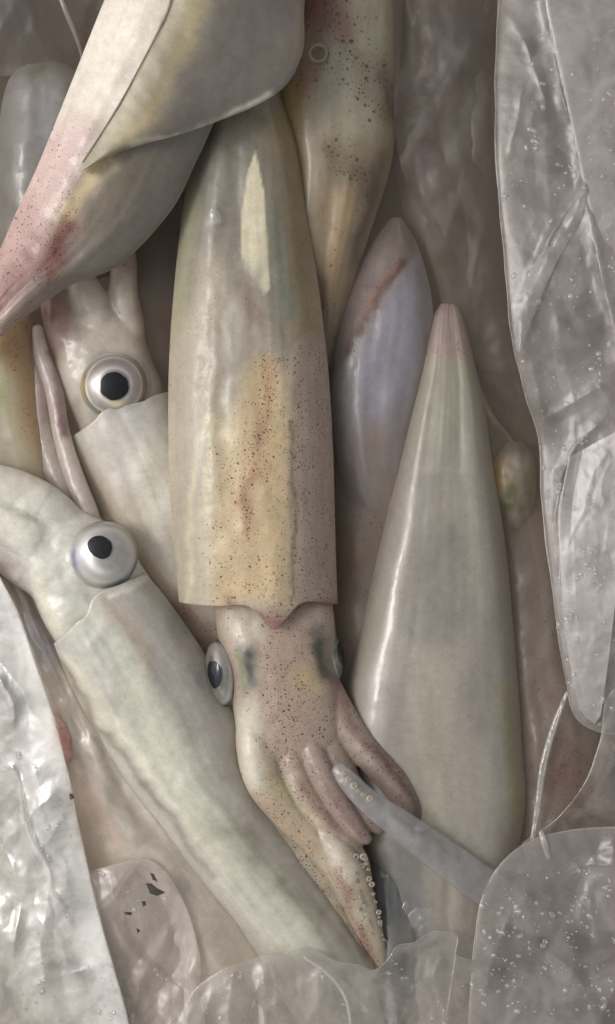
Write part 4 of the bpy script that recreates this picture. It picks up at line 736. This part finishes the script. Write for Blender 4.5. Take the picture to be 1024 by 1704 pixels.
tube('fold_edge', pW, [(4, 1276, 150, 1), (22, 1280, 152, 2.2), (34, 1300, 152, 2.2), (50, 1370, 152, 2.2), (58, 1400, 152, 2.2), (84, 1450, 150, 2.2), (86, 1480, 150, 2.2), (106, 1512, 150, 1)], F_EDGE, (200, 200, 200), nu=90, nv=8, amp=1.5)
# lower-left small lobe
e8 = [(150, 1450, 112), (200, 1436, 116), (248, 1430, 118), (285, 1462, 116), (318, 1530, 112), (334, 1600, 110), (332, 1650, 108), (346, 1720, 104), (360, 1850, 100)]
cf8 = crumple(41, 20, 2, 6, (150, 1430, 350, 1800), 10, 40, fac=0.14)
p8, G8 = grid_sheet('bag_panel', e8, [(150, 1470, 108), (150, 1520, 108), (155, 1580, 108), (160, 1650, 108), (170, 1700, 106), (180, 1760, 104), (190, 1800, 104), (200, 1850, 100), (210, 1900, 96)], film('bag_film_pinkish', 0.6, (200, 188, 180), mvar=0.25, gloss=.14), bag, lambda X, Y, v: np.clip(v*6, 0, 1)*cf8(X, Y)+4*np.sqrt(np.clip(v*5, 0, 1)), 200, 110)
p8['label'] = 'rounded lobe with dark flakes at the lower left'
hem(p8, e8, 1.4, 7); drops(p8, G8, 40, (160, 1450, 330, 1715), seed=12)
# bottom film
e9 = [(300, 1850, 100), (302, 1700, 108), (322, 1650, 116), (372, 1612, 124), (410, 1602, 126), (440, 1588, 128), (470, 1590, 130), (500, 1578, 132), (530, 1584, 132), (560, 1600, 132), (596, 1606, 134), (622, 1614, 134), (645, 1598, 136), (662, 1574, 138), (690, 1568, 138), (715, 1552, 138), (742, 1550, 138), (762, 1560, 136), (760, 1590, 134), (786, 1600, 128), (812, 1640, 118), (822, 1720, 112), (830, 1850, 106)]
cf9 = crumple(51, 26, 2, 8, (330, 1560, 790, 1850), 12, 45, fac=0.16)
p9, G9 = grid_sheet('bag_panel', e9, [(310+i*38, 1900, 90) for i in range(15)], F_LOW, bag, lambda X, Y, v: np.clip(v*8, 0, 1)*cf9(X, Y)+3*np.sqrt(np.clip(v*6, 0, 1)), 300, 110)
p9['label'] = 'clear film along the bottom edge'
hem(p9, e9, 1.2, 8); drops(p9, G9, 50, (340, 1610, 780, 1715), seed=14)
tube('fold_edge', p9, [(505, 1592, 146, 2), (545, 1620, 148, 3), (575, 1660, 144, 3), (586, 1720, 138, 2)], F_EDGE, (200, 200, 200), nu=70, nv=8, amp=2)

# ------------------------------------------------------------------ milky veil volume added to soften edges and dark gaps between squid
veil_mat = bpy.data.materials.new('veil_volume'); veil_mat.use_nodes = True; mn = veil_mat.node_tree.nodes; mn.remove(mn['Principled BSDF'])
pv = mn.new('ShaderNodeVolumePrincipled'); pv.inputs['Color'].default_value = (*lin(VEIL_COL), 1); pv.inputs['Density'].default_value = 1/(VEIL_MFP*S); pv.inputs['Anisotropy'].default_value = 0.3
veil_mat.node_tree.links.new(pv.outputs[0], mn['Material Output'].inputs['Volume'])
bx = [(-430, -380), (1450, -380), (1450, 2080), (-430, 2080)]; mv = np.array([(x, y, VEIL_TOP) for x, y in bx]+[(x, y, -172) for x, y in bx], float)
veil_o = link_mesh('milky_veil', W(mv[:, 0], mv[:, 1], mv[:, 2]), [[3, 2, 1, 0], [4, 5, 6, 7], [0, 1, 5, 4], [1, 2, 6, 5], [2, 3, 7, 6], [3, 0, 4, 7]], veil_mat, None, smooth=False)
veil_o['label'] = 'milky veil volume added to soften edges and dark gaps between the heaped squid'; veil_o['category'] = 'water'; veil_o['kind'] = 'stuff'
# ------------------------------------------------------------------ water lying on the skins
def water(x, y, z, rx, ry, h, rot, label, rough_edge=0.15, seed=0, kind='water_drop'):
    nr, ns = 10, 40; V = []; c, sn = math.cos(rot), math.sin(rot)
    for q in range(nr):
        al = math.pi/2*q/(nr-1)
        for w in range(ns):
            an = 2*math.pi*w/ns; k = 1+rough_edge*vnoise(np.array(an*2.2), np.array(seed*3.7), seed)+rough_edge*0.5*vnoise(np.array(an*6.0), np.array(seed*1.7), seed+1)
            u, v = math.cos(an)*rx*math.cos(al)*k, math.sin(an)*ry*math.cos(al)*k
            X, Y = x+u*c-v*sn, y+u*sn+v*c
            V.append((X, Y, z+h*math.sin(al)*(1+0.5*float(fbm(np.array(X), np.array(Y), 9, seed)))))
    F = [[q*ns+w, q*ns+(w+1) % ns, (q+1)*ns+(w+1) % ns, (q+1)*ns+w] for q in range(nr-1) for w in range(ns)]+[list(range(ns))]
    F = [f[::-1] for f in F]; V = np.array(V, float); o = link_mesh(kind, W(V[:, 0], V[:, 1], V[:, 2]), F, M_WATER, None)
    o['label'] = label; o['category'] = 'water drop'; o['group'] = 'water drops lying on the squid'
water(742, 1370, 120, 26, 56, 8, 0.15, 'large ragged patch of water low on the grey cone squid', .35, 1)
water(770, 1322, 122, 8, 18, 6, 0.5, 'small slanted streak of water above the large ragged water patch', .3, 2)
water(802, 1362, 118, 12, 12, 7, 0, 'round water drop to the right of the large ragged water patch', .1, 3)
water(624, 1046, 104, 9, 9, 8, 0, 'round clear water drop on the lit left flank of the grey cone', .08, 4)
water(358, 360, 178, 10, 17, 6, -0.5, 'water drop high on the amber squid, left of the cream sliver', .2, 5)
water(712, 1530, 108, 30, 36, 7, 0.2, 'ragged wet patch below the translucent tentacle, near the bottom film', .35, 6)
water(676, 1500, 108, 12, 26, 6, 0.1, 'narrow wet streak left of the ragged patch above the bottom film', .35, 7)
water(697, 1380, 160, 8, 7, 5, 0, 'tiny water drop at the curled tip of the brown speckled arm', .1, 8)
# ------------------------------------------------------------------ dark flakes
def flake(x, y, z, pts, label):
    n = len(pts); r = random.Random(int(x)); 
    top = [(px_, py_, z+r.uniform(0, 2)) for px_, py_ in pts]; bot = [(a, b, c-1.5) for a, b, c in top]
    V = np.array([(x, y, z+2)]+top+bot+[(x, y, z-1)])
    F = [[0, 1+i, 1+(i+1) % n] for i in range(n)]+[[1+i, 1+n+i, 1+n+(i+1) % n, 1+(i+1) % n] for i in range(n)]+[[1+2*n, 1+n+(i+1) % n, 1+n+i] for i in range(n)]
    o = link_mesh('dark_flake', W(V[:, 0], V[:, 1], V[:, 2]), F, M_FLAKE, None, smooth=False); o['label'] = label; o['category'] = 'flake'; o['group'] = 'dark flakes on the squid and the bag'
FZ = 150
flake(258, 1478, FZ, [(243, 1470), (252, 1470), (262, 1478), (276, 1485), (262, 1491), (250, 1487)], 'largest dark grey flake, a pointed triangle on the lower left plastic lobe')
flake(256, 1460, FZ, [(250, 1452), (256, 1454), (263, 1468), (254, 1464)], 'narrow dark flake just above the large triangular one')
flake(240, 1504, FZ, [(236, 1500), (242, 1499), (244, 1506), (238, 1509)], 'tiny dark flake below the large triangular one')
flake(213, 1520, FZ, [(206, 1517), (220, 1518), (219, 1523), (209, 1522)], 'flat oval dark flake, left of the other flakes on the plastic lobe')
flake(230, 1549, FZ, [(227, 1544), (234, 1548), (229, 1554)], 'lowest small dark flake on the plastic lobe')
flake(120, 1326, 150, [(115, 1322), (120, 1320), (125, 1328), (117, 1331)], 'small dark speck at the rim of the lower left plastic sheet')
flake(308, 18, 250, [(306, 8), (312, 6), (310, 20), (304, 32), (302, 26)], 'thin black flake at the very top of the grey fin')
flake(342, 41, 248, [(336, 36), (344, 38), (350, 34), (347, 46), (341, 50), (342, 42)], 'ragged black flake in the middle of the grey fin')
flake(350, 84, 246, [(344, 76), (351, 80), (356, 88), (352, 95), (348, 86)], 'black flake lowest on the grey fin')
flake(780, 104, 34, [(777, 100), (784, 98), (783, 106), (778, 109)], 'small black fleck on the murky squid at top right')
